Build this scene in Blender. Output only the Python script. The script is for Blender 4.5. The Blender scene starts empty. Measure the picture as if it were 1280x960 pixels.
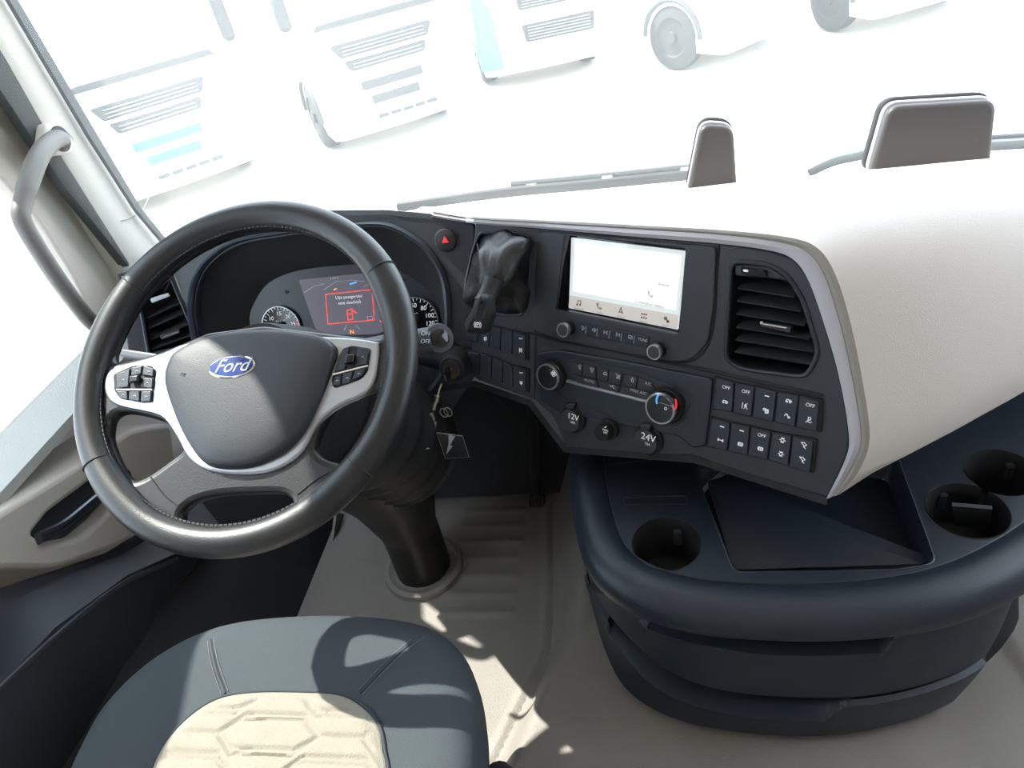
import bpy, bmesh, math, random
from math import sin, cos, pi, radians, sqrt, atan2, exp
from mathutils import Vector, Matrix
random.seed(4)
# ------------------------------------------------------------------ camera
EYE = Vector((.494, -.673, 1.204)); FPX = 925.0
_p, _t, _r = radians(36), radians(-14), radians(12)
_r0 = Vector((cos(_t), -sin(_t), 0)); DIR = Vector((sin(_t)*cos(_p), cos(_t)*cos(_p), -sin(_p)))
_u0 = Vector((sin(_t)*sin(_p), cos(_t)*sin(_p), cos(_p)))
RT = _r0*cos(_r)-_u0*sin(_r); UP = _r0*sin(_r)+_u0*cos(_r)
sc = bpy.context.scene; COL = sc.collection
cd = bpy.data.cameras.new('camera'); co = bpy.data.objects.new('camera', cd); COL.objects.link(co)
cd.sensor_width = 36; cd.lens = FPX/1280*36; cd.clip_start = .02; cd.clip_end = 500
M = Matrix.Identity(4)
for i in range(3):
    M[i][0], M[i][1], M[i][2], M[i][3] = RT[i], UP[i], -DIR[i], EYE[i]
co.matrix_world = M; sc.camera = co
# ------------------------------------------------------------------ light
wd = bpy.data.worlds.new('sky'); sc.world = wd; wd.use_nodes = True
bg = wd.node_tree.nodes['Background']; bg.inputs[0].default_value = (.74, .86, 1, 1); bg.inputs[1].default_value = 5.0
sl = bpy.data.lights.new('sun', 'SUN'); so = bpy.data.objects.new('sun', sl); COL.objects.link(so)
sl.energy = 11; sl.angle = radians(.6); sl.color = (1, .95, .87)
SUN = Vector((.71, -.24, -1)).normalized()
so.rotation_euler = SUN.to_track_quat('-Z', 'Y').to_euler(); so.location = (-6, 4, 9)
sc.view_settings.view_transform = 'Standard'; sc.view_settings.look = 'None'
sc.view_settings.exposure = 0.22; sc.view_settings.gamma = 1; sc.view_settings.use_curve_mapping = False

# ------------------------------------------------------------------ materials
MATS = {}
def mat(name, col, rough=.5, metal=0, bump=0, bscale=400, spec=.5, var=0, vscale=6, emit=0, coat=0, ecol=None, fabric=False):
    if name in MATS: return MATS[name]
    m = bpy.data.materials.new(name); m.use_nodes = True; nt = m.node_tree; N = nt.nodes; L = nt.links
    b = N['Principled BSDF']; c = (*col, 1)
    b.inputs['Base Color'].default_value = c; b.inputs['Roughness'].default_value = rough
    b.inputs['Metallic'].default_value = metal; b.inputs['Specular IOR Level'].default_value = spec
    b.inputs['Coat Weight'].default_value = coat
    if emit:
        b.inputs['Emission Color'].default_value = (*(ecol or col), 1); b.inputs['Emission Strength'].default_value = emit
    tc = N.new('ShaderNodeTexCoord')
    if bump:
        t = N.new('ShaderNodeTexNoise') if not fabric else N.new('ShaderNodeTexVoronoi')
        t.inputs['Scale'].default_value = bscale
        L.new(tc.outputs['Object'], t.inputs['Vector'])
        bp = N.new('ShaderNodeBump'); bp.inputs['Strength'].default_value = bump; bp.inputs['Distance'].default_value = .002
        L.new(t.outputs[0], bp.inputs['Height']); L.new(bp.outputs[0], b.inputs['Normal'])
    if var:
        t = N.new('ShaderNodeTexNoise'); t.inputs['Scale'].default_value = vscale; t.inputs['Detail'].default_value = 6
        L.new(tc.outputs['Object'], t.inputs['Vector'])
        mx = N.new('ShaderNodeMixRGB'); mx.inputs[1].default_value = tuple(x*(1-var) for x in col)+(1,)
        mx.inputs[2].default_value = tuple(min(1, x*(1+var)) for x in col)+(1,)
        L.new(t.outputs[0], mx.inputs[0]); L.new(mx.outputs[0], b.inputs['Base Color'])
    MATS[name] = m; return m
DARK = mat('charcoal plastic', (.033, .037, .046), .5, bump=.25, bscale=900, var=.12)
DARK2 = mat('blue black plastic', (.018, .026, .040), .38, bump=.22, bscale=700, var=.15)
GLOSS = mat('gloss black', (.008, .008, .01), .12)
MATTE = mat('matte black', (.010, .010, .012), .7)
LEATH = mat('black leather', (.014, .014, .016), .38, bump=.16, bscale=700)
BOOTM = mat('soft boot leather', (.02, .02, .022), .42, bump=.3, bscale=300)
PAD = mat('airbag pad plastic', (.026, .03, .038), .5, bump=.22, bscale=900)
SILV = mat('satin silver', (.42, .43, .46), .34, metal=.85)
CHROME = mat('chrome', (.8, .8, .82), .12, metal=1)
SILT = mat('silver grey trim', (.48, .46, .50), .38, metal=.3, bump=.1)
BEIGE = mat('beige plastic', (.60, .545, .50), .6, bump=.3, bscale=700)
BEIGED = mat('taupe plastic', (.30, .28, .25), .6, bump=.3, bscale=600)
FLOORM = mat('grey vinyl floor', (.255, .232, .212), .6, bump=.5, bscale=350, var=.16, vscale=9)
SEATD = mat('slate seat cloth', (.042, .053, .062), .85, bump=.35, bscale=900, fabric=True)
SEATB = mat('beige seat cloth', (.27, .245, .205), .9, bump=.4, bscale=700, fabric=True, var=.08, vscale=30)
STITCH = mat('grey thread', (.16, .17, .18), .8)
STITCHD = mat('dark thread', (.05, .05, .055), .8)
WHITE = mat('white print', (.75, .78, .8), .5, emit=.25)
GREYP = mat('grey print', (.5, .54, .6), .5)
RED = mat('red lens', (.8, .03, .04), .4, emit=.5)
REDL = mat('red display line', (.8, .05, .03), .5, emit=.9, ecol=(1, .05, .03))
ORAL = mat('orange display line', (.9, .35, .03), .5, emit=1, ecol=(1, .3, .02))
BLUEL = mat('blue display line', (.1, .4, .8), .5, emit=.6)
RUBBER = mat('black rubber', (.012, .012, .013), .6)
METAL = mat('key steel', (.6, .57, .5), .3, metal=1)
ROUND = []
# ------------------------------------------------------------------ geometry helpers
ORG = {}
def tag(o, label=None, cat=None, group=None, kind=None):
    if label: o['label'] = label
    if cat: o['category'] = cat
    if group: o['group'] = group
    if kind: o['kind'] = kind
    return o
def thing(name, label, cat, loc, group=None, kind=None):
    o = bpy.data.objects.new(name, None); COL.objects.link(o); o.empty_display_size = .05
    o.location = loc; ORG[o.name] = Vector(loc)
    return tag(o, label, cat, group, kind)
def link(name, me, m, parent=None, smooth=True, ang=35, label=None):
    """me has world coordinates; it is re-based on the thing's own origin"""
    me.materials.clear(); me.materials.append(m)
    o = bpy.data.objects.new(name, me); COL.objects.link(o)
    if parent is not None:
        org = ORG[parent.name]; me.transform(Matrix.Translation(-org)); o.parent = parent; ORG[o.name] = org
    else:
        xs = [v.co for v in me.vertices]
        org = Vector(((min(v.x for v in xs)+max(v.x for v in xs))/2, (min(v.y for v in xs)+max(v.y for v in xs))/2, min(v.z for v in xs)))
        me.transform(Matrix.Translation(-org)); o.location = org; ORG[o.name] = org
    if smooth:
        for p in me.polygons: p.use_smooth = True
        try: me.set_sharp_from_angle(angle=radians(ang))
        except Exception: pass
    if label: o['label'] = label
    return o
def mesh(vs, fs):
    me = bpy.data.meshes.new('m'); me.from_pydata([tuple(v) for v in vs], [], fs); me.update()
    bm = bmesh.new(); bm.from_mesh(me); bmesh.ops.recalc_face_normals(bm, faces=bm.faces); bm.to_mesh(me); bm.free()
    return me
def join(*mes):
    bm = bmesh.new()
    for m in mes: bm.from_mesh(m)
    me = bpy.data.meshes.new('m'); bm.to_mesh(me); bm.free(); return me
class Fr:
    """a real plane of the cab: origin, two in-plane axes, normal"""
    def __init__(s, o, e1, e2):
        s.o = Vector(o); s.e1 = Vector(e1).normalized(); s.n = s.e1.cross(Vector(e2)).normalized(); s.e2 = s.n.cross(s.e1)
    def w(s, u, v, h=0): return s.o+s.e1*u+s.e2*v+s.n*h
    def off(s, h): return Fr(s.o+s.n*h, s.e1, s.e2)
    def mat(s):
        m = Matrix.Identity(4)
        for i in range(3): m[i][0], m[i][1], m[i][2], m[i][3] = s.e1[i], s.e2[i], s.n[i], s.o[i]
        return m
    def hit(s, x, y):
        v = DIR+RT*((x-640)/FPX)-UP*((y-480)/FPX); t = (s.o-EYE).dot(s.n)/v.dot(s.n); return EYE+v*t
    def uv(s, x, y):
        p = s.hit(x, y)-s.o; return (p.dot(s.e1), p.dot(s.e2))
    def poly(s, pts): return [s.uv(*p) for p in pts]
def rnd(poly, r=.005, n=4):
    out = []
    N = len(poly)
    for i in range(N):
        a, b, c = Vector(poly[i-1]), Vector(poly[i]), Vector(poly[(i+1) % N])
        d1, d2 = a-b, c-b; k = min(r, d1.length*.45, d2.length*.45)
        p, q = b+d1.normalized()*k, b+d2.normalized()*k
        for j in range(n+1):
            t = j/n; out.append(tuple(p*(1-t)**2+b*2*t*(1-t)+q*t*t))
    return out
def cr(pts, n=6, closed=True):
    P = [Vector(p) for p in pts]; N = len(P); out = []
    for i in range(N if closed else N-1):
        if closed: a, b, c, d = P[i-1], P[i], P[(i+1) % N], P[(i+2) % N]
        else: a, b, c, d = P[max(i-1, 0)], P[i], P[i+1], P[min(i+2, N-1)]
        for j in range(n):
            t = j/n; out.append(.5*((2*b)+(c-a)*t+(2*a-5*b+4*c-d)*t*t+(3*b-a-3*c+d)*t**3))
    if not closed: out.append(P[-1])
    return [tuple(p) for p in out]
def circ(u, v, r, n=32, rv=None, rot=0):
    rv = rv or r
    return [(u+r*cos(a)*cos(rot)-rv*sin(a)*sin(rot), v+r*cos(a)*sin(rot)+rv*sin(a)*cos(rot)) for a in [2*pi*i/n for i in range(n)]]
def plate(polys, fr, h0, h1, bev=.001):
    """solid slab from 2D outlines (first outer, rest holes) with rounded edges"""
    cu = bpy.data.curves.new('c', 'CURVE'); cu.dimensions = '2D'; cu.fill_mode = 'BOTH'
    bev = min(bev, (h1-h0)*.45)
    cu.extrude = (h1-h0)/2-bev; cu.bevel_depth = bev; cu.bevel_resolution = 2; cu.offset = -bev
    for p in polys:
        s = cu.splines.new('POLY'); s.points.add(len(p)-1); s.use_cyclic_u = True
        for i, q in enumerate(p): s.points[i].co = (q[0], q[1], 0, 1)
    o = bpy.data.objects.new('c', cu); me = bpy.data.meshes.new_from_object(o)
    bpy.data.objects.remove(o); bpy.data.curves.remove(cu)
    me.transform(fr.mat() @ Matrix.Translation((0, 0, (h0+h1)/2))); return me
def text(s, fr, px, size, h=.0004, align='CENTER', rot=0, shear=0, th=.00015):
    cu = bpy.data.curves.new('t', 'FONT'); cu.body = s; cu.size = size; cu.extrude = th; cu.align_x = align; cu.align_y = 'CENTER'; cu.shear = shear
    o = bpy.data.objects.new('t', cu); me = bpy.data.meshes.new_from_object(o)
    bpy.data.objects.remove(o); bpy.data.curves.remove(cu)
    u, v = fr.uv(*px) if abs(px[0])+abs(px[1]) > 9 else px
    me.transform(fr.mat() @ Matrix.Translation((u, v, h)) @ Matrix.Rotation(rot, 4, 'Z')); return me
def strokes(segs, fr, c, s, w=.0007, h=.0004):
    """flat icon: polylines in a unit box, drawn as thin raised bars"""
    vs, fs = [], []
    for pl in segs:
        for a, b in zip(pl[:-1], pl[1:]):
            a = Vector((c[0]+a[0]*s, c[1]+a[1]*s)); b = Vector((c[0]+b[0]*s, c[1]+b[1]*s)); d = (b-a)
            if d.length < 1e-7: continue
            d.normalize(); q = Vector((-d.y, d.x))*w/2; a2, b2 = a-d*w/2, b+d*w/2; k = len(vs)
            for hh in (-.0003, h):
                for p in (a2-q, b2-q, b2+q, a2+q): vs.append(fr.w(p.x, p.y, hh))
            fs += [(k, k+1, k+2, k+3), (k+7, k+6, k+5, k+4), (k, k+4, k+5, k+1), (k+1, k+5, k+6, k+2), (k+2, k+6, k+7, k+3), (k+3, k+7, k+4, k)]
    return mesh(vs, fs)
def arc(cx, cy, r, a0=0, a1=360, n=10): return [(cx+r*cos(radians(a0+(a1-a0)*i/n)), cy+r*sin(radians(a0+(a1-a0)*i/n))) for i in range(n+1)]
def loft(rings, closed=True, cap0=False, cap1=False):
    vs = [p for r in rings for p in r]; n = len(rings[0]); fs = []
    for i in range(len(rings)-1):
        for j in range(n if closed else n-1):
            k = (j+1) % n; fs.append((i*n+j, i*n+k, (i+1)*n+k, (i+1)*n+j))
    if cap0: fs.append(tuple(range(n)))
    if cap1: fs.append(tuple((len(rings)-1)*n+j for j in range(n)))
    return mesh(vs, fs)
def tube(path, rad, n=12, cap=True, flat=1, upv=None):
    P = [Vector(p) for p in path]; R = rad if isinstance(rad, (list, tuple)) else [rad]*len(P); rings = []; prev = None
    for i, p in enumerate(P):
        t = (P[min(i+1, len(P)-1)]-P[max(i-1, 0)]).normalized()
        if prev is None:
            a = Vector(upv) if upv else (Vector((0, 0, 1)) if abs(t.z) < .9 else Vector((1, 0, 0)))
        else: a = prev
        x = (a-t*a.dot(t)).normalized(); y = t.cross(x); prev = x
        rings.append([p+x*R[i]*cos(2*pi*k/n)+y*R[i]*flat*sin(2*pi*k/n) for k in range(n)])
    return loft(rings, True, cap, cap)
def dome(poly, fr, prof, n_in=None):
    """closed outline shrunk towards its centroid through (scale, height) pairs"""
    c = Vector((sum(p[0] for p in poly)/len(poly), sum(p[1] for p in poly)/len(poly)))
    rings = []
    for k, h in prof: rings.append([fr.w(c.x+(p[0]-c.x)*k, c.y+(p[1]-c.y)*k, h) for p in poly])
    return loft(rings, True, True, True)
def lathe(prof, fr, c, n=32):
    """(radius, height) profile about the plane's normal at uv point c"""
    return loft([[fr.w(c[0]+r*cos(2*pi*k/n), c[1]+r*sin(2*pi*k/n), h) for k in range(n)] for r, h in prof], True, True, True)
def grid(f, nu, nv):
    vs = [f(i/nu, j/nv) for j in range(nv+1) for i in range(nu+1)]
    return mesh(vs, [(j*(nu+1)+i, j*(nu+1)+i+1, (j+1)*(nu+1)+i+1, (j+1)*(nu+1)+i) for j in range(nv) for i in range(nu)])
def solid(me, th):
    """give a sheet thickness, inwards"""
    bm = bmesh.new(); bm.from_mesh(me); bmesh.ops.solidify(bm, geom=bm.faces[:], thickness=th); bm.to_mesh(me); bm.free(); return me
def box(x0, x1, y0, y1, z0, z1, bev=.004):
    bm = bmesh.new(); bmesh.ops.create_cube(bm, size=1)
    for v in bm.verts: v.co = ((x0+x1)/2+v.co.x*(x1-x0), (y0+y1)/2+v.co.y*(y1-y0), (z0+z1)/2+v.co.z*(z1-z0))
    if bev: bmesh.ops.bevel(bm, geom=bm.edges[:], offset=bev, segments=2, affect='EDGES')
    me = bpy.data.meshes.new('b'); bm.to_mesh(me); bm.free(); return me
def sm(t): t = max(0, min(1, t)); return t*t*(3-2*t)
def lerp(a, b, t): return a+(b-a)*t
def interp(xs, ys, x):
    if x <= xs[0]: return ys[0]
    for i in range(len(xs)-1):
        if x <= xs[i+1]: return lerp(ys[i], ys[i+1], (x-xs[i])/(xs[i+1]-xs[i]))
    return ys[-1]
def HZ(z): return Fr((0, 0, z), (1, 0, 0), (0, 1, 0))      # horizontal plane
def VX(x): return Fr((x, 0, 0), (0, 1, 0), (0, 0, 1))      # side plane facing +x
def VY(y): return Fr((0, y, 0), (1, 0, 0), (0, 0, 1))      # cross plane facing -y
def tilted(o, yaw, tilt):                                  # dash planes: yaw turns towards driver
    y, t = radians(yaw), radians(tilt); n = Vector((-sin(y)*cos(t), -cos(y)*cos(t), sin(t))); e1 = Vector((cos(y), -sin(y), 0))
    return Fr(o, e1, n.cross(e1))
_y, _q = radians(30), radians(19)
SN = Vector((-sin(_y)*cos(_q), -cos(_y)*cos(_q), sin(_q)))
S = tilted(EYE-SN*.88, 30, 19)                              # centre stack
F = tilted((0, .355, .70), 0, 20)                           # cluster wall
_m = (F.hit(577, 290)+F.hit(580, 420))/2
Mp = tilted(S.hit(673, 290), degrees_m := 15, 19)            # panel between them
Lp = tilted(F.hit(246, 427), -32, 22)                       # far left vent panel
WF = Fr((0, 0, .75), (1, 0, 0), (0, cos(radians(36)), sin(radians(36))))   # steering wheel plane

# ================================================================== SETTING
# floor with raised engine tunnel
HB = .10
tun = [HZ(HB).hit(*p) for p in ((715, 560), (722, 694), (721, 769), (677, 862), (632, 958))]
tun = sorted([(p.y, p.x) for p in tun]); TY = [a for a, b in tun]; TX = [b for a, b in tun]
def floor_z(x, y):
    xe = interp(TY, TX, y); z = HB*sm((x-xe+.06)/.075)
    z += .004*sm((x-xe+.085)/.01)*(1-sm((x-xe+.07)/.01))
    if x < xe-.09:
        for (u, v, w_, ww) in ribs:
            if abs(y-v) < .016 and u < x < w_: z += .0035*(.5+.5*cos((y-v)/.016*pi))*sm((x-u)/.01)*sm((w_-x)/.01)
        d = sqrt((x+.02)**2+(y-.30)**2); z += .012*sm((.088-d)/.02)
    else:
        g = abs(y-(-.25)-(x-1.0)*.35)
        z += .010*sm((x-(.98+(y-.0)*-.2))/.03)*(1 if y < .25 else 0)*sm((.25-y)/.05)
    return z
ribs = [(.03, .46-.045*i, .19, 0) for i in range(7)]+[(-.2, .38, -.12, 0), (-.2, .32, -.13, 0), (-.21, .26, -.14, 0)]
def fl(u, v):
    x = lerp(-.27, 1.75, u**1.15); y = lerp(-1.5, .95, v**.8); return (x, y, floor_z(x, y))
link('floor', grid(fl, 330, 420), FLOORM)['kind'] = 'structure'
fsub = bpy.data.objects['floor']
# walls and roof of the cab (keep the light honest)
def struct(name, me, m, smooth=True, label=None):
    o = link(name, me, m, smooth=smooth); o['kind'] = 'structure'
    if label: o['label'] = label
    return o
struct('ceiling', box(-.62, 1.82, -1.5, .62, 1.86, 1.90), BEIGE)
struct('wall_back', box(-.62, 1.82, -1.56, -1.5, -.05, 1.86), BEIGE)
rw = Fr((1.75, 0, 0), (0, 1, 0), (0, 0, 1))
struct('wall_right', plate([[(-1.5, -.05), (.95, -.05), (.95, .62), (.50, 1.88), (-1.5, 1.88)], [(-.25, .75), (.72, .72), (.42, 1.55), (-.25, 1.55)]], rw, 0, .05, .004), BEIGE)
struct('trim_8', solid(mesh([(-.5, .50, .012), (.36, .50, .012), (.36, .84, .34), (-.5, .84, .34)], [(0, 1, 2, 3)]), .01), MATTE, smooth=False, label='toe board, black to darken the footwell')  # matte black sheet added to give the footwell its darkness
# -------- left side: kick panel, pillar, door
struct('wall_front', plate([[(-.62, .0), (1.8, .0), (1.8, .46), (-.62, .46)]], Fr((0, .95, 0), (1, 0, 0), (0, 0, 1)), -.02, .01, .004), MATTE)
kick = mesh([(-.27, -1.4, 0), (-.27, .30, 0), (-.27, .9, 0), (-.53, -1.4, .22), (-.53, .28, .22), (-.53, .9, .34),
             (-.53, .9, -.1), (-.53, -1.4, -.1), (-.27, .9, -.1), (-.27, -1.4, -.1)],
            [(0, 1, 4, 3), (1, 2, 5, 4), (0, 9, 8, 2, 1), (3, 4, 5, 6, 7), (7, 6, 8, 9), (2, 8, 6, 5), (0, 3, 7, 9)])
struct('wall_left', kick, MATTE, smooth=False)
# beige strip of the footwell side, by the column
P1, P2, P3, P4 = [VX(-.27).hit(*p) for p in ((432, 655), (446, 655), (416, 752), (400, 752))]
struct('trim_1', solid(mesh([Fr((-.262, 0, 0), (0, 1, 0), (0, 0, 1)).hit(*p) for p in ((418, 640), (444, 648), (412, 762), (402, 762))], [(0, 1, 2, 3)]), .006), BEIGED, smooth=False)
# A pillar
XP = -.55
def vx(x, y, X=XP): return VX(X).hit(x, y)
f0, f1, f2 = Vector((XP, .535, 1.88)), vx(10, 0), vx(203, 305)
g0, g1, g2 = Vector((XP, .425, 1.88)), vx(8, 100), vx(150, 330)
f3, g3 = vx(240, 372), vx(190, 398)
outer = Vector((-.10, .0, 0))
rings = []
for a, b in ((f0, g0), (f1, g1), (f2, g2), (f3, g3)):
    m_ = (a+b)/2+Vector((.02, 0, 0)); rings.append([a, a*.6+m_*.4+Vector((.01, 0, 0)), m_, b*.6+m_*.4+Vector((.01, 0, 0)), b, b+outer, a+outer])
struct('trim_2', loft(rings, True, True, True), BEIGE, label='pale beige windscreen pillar trim')
# joint ring on the pillar
jp = [vx(*p, XP+.022) for p in ((152, 276), (165, 272), (178, 262), (186, 246), (184, 236))]
struct('trim_3', tube(cr(jp, 5, False), .0012, 6), BEIGED)
# frit band along the windscreen edge
fb = [Vector((XP+.03, .545, 1.7))]+[vx(*p, XP+.03) for p in ((17, 0), (119, 172), (173, 262), (207, 303))]
fa = [Vector((XP+.03, .525, 1.7))]+[vx(*p, XP+.03) for p in ((6, 0), (108, 172), (167, 264), (200, 303))]
struct('trim_4', solid(mesh(fb+fa, [(i, i+1, i+6, i+5) for i in range(4)]), .008), mat('grey frit', (.035, .04, .045), .5), smooth=False)
# door seal (the dark wedge) and door
sa = [Vector((XP-.005, .43, 1.86))]+[vx(*p, XP-.005) for p in ((-6, 75), (60, 190), (150, 330))]
sb = [Vector((XP-.005, .38, 1.86))]+[vx(*p, XP-.005) for p in ((-10, 118), (70, 236), (150, 334))]
struct('trim_5', solid(mesh(sa+sb, [(i, i+1, i+5, i+4) for i in range(3)]), .02), RUBBER, smooth=False)
XD = -.58
def dv(pts, X=XD): return [VX(X).uv(*p) for p in pts]
door = thing('door_1', None, None, (XD, .1, .3), kind='structure')
fdr = VX(XD)
outl = [(-1.2, -.1), (.9, -.1), (.9, .45)]+dv([(150, 345), (64, 205), (0, 92)])+[(.42, 1.86), (-1.2, 1.86)]
hole = [(.44, .56)]+dv([(112, 392), (96, 352)])+[(.45, .80), (.335, 1.20), (.19, 1.70), (-.5, 1.70), (-.5, .56)]
link('door_frame', plate([outl, rnd(hole, .03)], fdr, -.05, 0, .006), BEIGE, door)
GLASS = None
def glass_mat(name, dirt):
    m = bpy.data.materials.new(name); m.use_nodes = True; nt = m.node_tree; N = nt.nodes; L = nt.links
    N.remove(N['Principled BSDF']); out = N['Material Output']
    tr = N.new('ShaderNodeBsdfTransparent'); tr.inputs[0].default_value = (.97, .99, .98, 1)
    tl = N.new('ShaderNodeBsdfTranslucent'); tl.inputs[0].default_value = (.95, .95, .93, 1)
    gl = N.new('ShaderNodeBsdfGlossy'); gl.inputs['Roughness'].default_value = .02
    mx = N.new('ShaderNodeMixShader'); mx2 = N.new('ShaderNodeMixShader'); lw = N.new('ShaderNodeLayerWeight'); lw.inputs[0].default_value = .25
    fr = N.new('ShaderNodeMath'); fr.operation = 'POWER'; fr.inputs[1].default_value = 2.5; L.new(lw.outputs['Facing'], fr.inputs[0])
    tc = N.new('ShaderNodeTexCoord'); nz = N.new('ShaderNodeTexNoise'); nz.inputs['Scale'].default_value = 3; nz.inputs['Detail'].default_value = 8
    mr = N.new('ShaderNodeMapRange'); mr.inputs[1].default_value = .3; mr.inputs[2].default_value = .7; mr.inputs[3].default_value = dirt*.8; mr.inputs[4].default_value = dirt*1.2
    L.new(tc.outputs['Object'], nz.inputs['Vector']); L.new(nz.outputs[0], mr.inputs[0]); L.new(mr.outputs[0], mx.inputs[0])
    L.new(tr.outputs[0], mx.inputs[1]); L.new(tl.outputs[0], mx.inputs[2]); L.new(fr.outputs[0], mx2.inputs[0]); L.new(mx.outputs[0], mx2.inputs[1]); L.new(gl.outputs[0], mx2.inputs[2])
    L.new(mx2.outputs[0], out.inputs[0]); return m
DUSTY = glass_mat('dusty windscreen glass', .035)
CLEAR = glass_mat('door glass', .02)
link('window_pane', plate([[(.46, .54)]+dv([(120, 396), (104, 350)], XD-.02)+[(.465, .80), (.35, 1.20), (.205, 1.72), (-.52, 1.72), (-.52, .54)]], VX(XD-.022), -.002, .002, .0005), CLEAR, door)
# inner sill (speckled grey), armrest, lower panel
link('window_sill', solid(grid(lambda u, v: Vector(VX(lerp(-.575, -.49, v)).w(lerp(-.6, .50, u), lerp(.562, .548, v))), 20, 4), .02), mat('speckled sill plastic', (.42, .42, .40), .6, bump=.6, bscale=500), door)
AF = VX(-.47)
armo = AF.poly([(-120, 700), (0, 640), (60, 604), (112, 572), (165, 535), (215, 528), (222, 590), (195, 640), (160, 678), (128, 691), (70, 712), (0, 712), (-120, 720)])
rec = AF.poly([(40, 668), (62, 640), (100, 612), (135, 585), (160, 590), (150, 622), (128, 648), (100, 672), (60, 680)])
link('armrest', plate([rnd(armo, .02), rnd(rec, .008)], AF, -.12, 0, .010), BEIGE if False else mat('armrest plastic', (.46, .42, .37), .55, bump=.3, bscale=600), door)
link('handle_recess', plate([rnd(rec, .008)], AF, -.11, -.03, .002), DARK, door)
# door pull
hp = [AF.off(.004).hit(*p) for p in ((48, 672), (60, 668), (84, 655), (110, 634), (136, 612), (160, 592))]
link('door_handle', tube(cr(hp, 5, False), [.012]+[.010]*(len(cr(hp, 5, False))-1), 10, flat=.6), mat('pull handle', (.10, .11, .13), .22, metal=.8), door, label='dark chrome pull handle')
# switches on the armrest top
AT = HZ(.56)
_a, _b = AF.hit(0, 640), AF.hit(112, 572); swf = Fr(_a, (1, 0, 0), _b-_a)
0 and print('ARM', [round(AF.hit(*p).z, 3) for p in ((-120, 700), (0, 640), (60, 604), (112, 572), (165, 535), (215, 528))], [round(AF.hit(*p).y, 3) for p in ((-120, 700), (0, 640), (60, 604), (112, 572), (165, 535), (215, 528))])
for p, r in (((28, 578), .016), ((50, 574), .010)):
    c = HZ(AF.hit(60, 604).z+.004); c = swf.off(0)
    link('mirror_switch', dome(circ(*swf.uv(*p), r, 24, r*.7), swf, [(1, -.03), (1, .003), (.85, .007), (.4, .007)]), mat('grey switch', (.3, .3, .3), .35), door)
# lower door panel
lp = [[VX(-.50).hit(*p) for p in ((-200, 745), (0, 735), (70, 712), (130, 692), (200, 650), (260, 560))],
      [VX(-.50).hit(*p) for p in ((-200, 800), (0, 760), (80, 722), (140, 702), (215, 660), (275, 590))],
      [VX(-.44).hit(*p) for p in ((-200, 1000), (-30, 880), (60, 790), (150, 725), (225, 690), (285, 660))],
      [Vector((-.50, y, .02)) for y in (-1.1, -.5, -.2, 0, .2, .4)]]
link('lower_panel', solid(loft(lp, False), .015), DARK, door)
pk = [VX(-.425).hit(*p) for p in ((-40, 900), (60, 805), (150, 732), (222, 700))]
link('pocket_edge', tube(cr(pk, 6, False), .006, 8, flat=.6), DARK, door)
# -------- windscreen
def ws(u, v):
    x = lerp(-.60, 1.80, u); yb = .80-.26*((x-.6)/1.2)**4-.03*((x-.6)/1.2)**2; z = lerp(.56, 1.47, v); return Vector((x, yb-(z-.56)*.20, z))
struct('trim_7', solid(grid(lambda u, v: ws(u, 1)+Vector((0, -.10*v, .48*v)), 24, 3), .03), BEIGE, label='unseen windscreen header panel, added to hold back the sun')  # unseen header, added to keep the sun off the console
struct('window_1', solid(grid(ws, 40, 12), .005), DUSTY)
struct('wall_left_upper', box(-.66, -.6, -1.5, -.5, .6, 1.88), BEIGE).name = 'trim_6'

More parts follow.
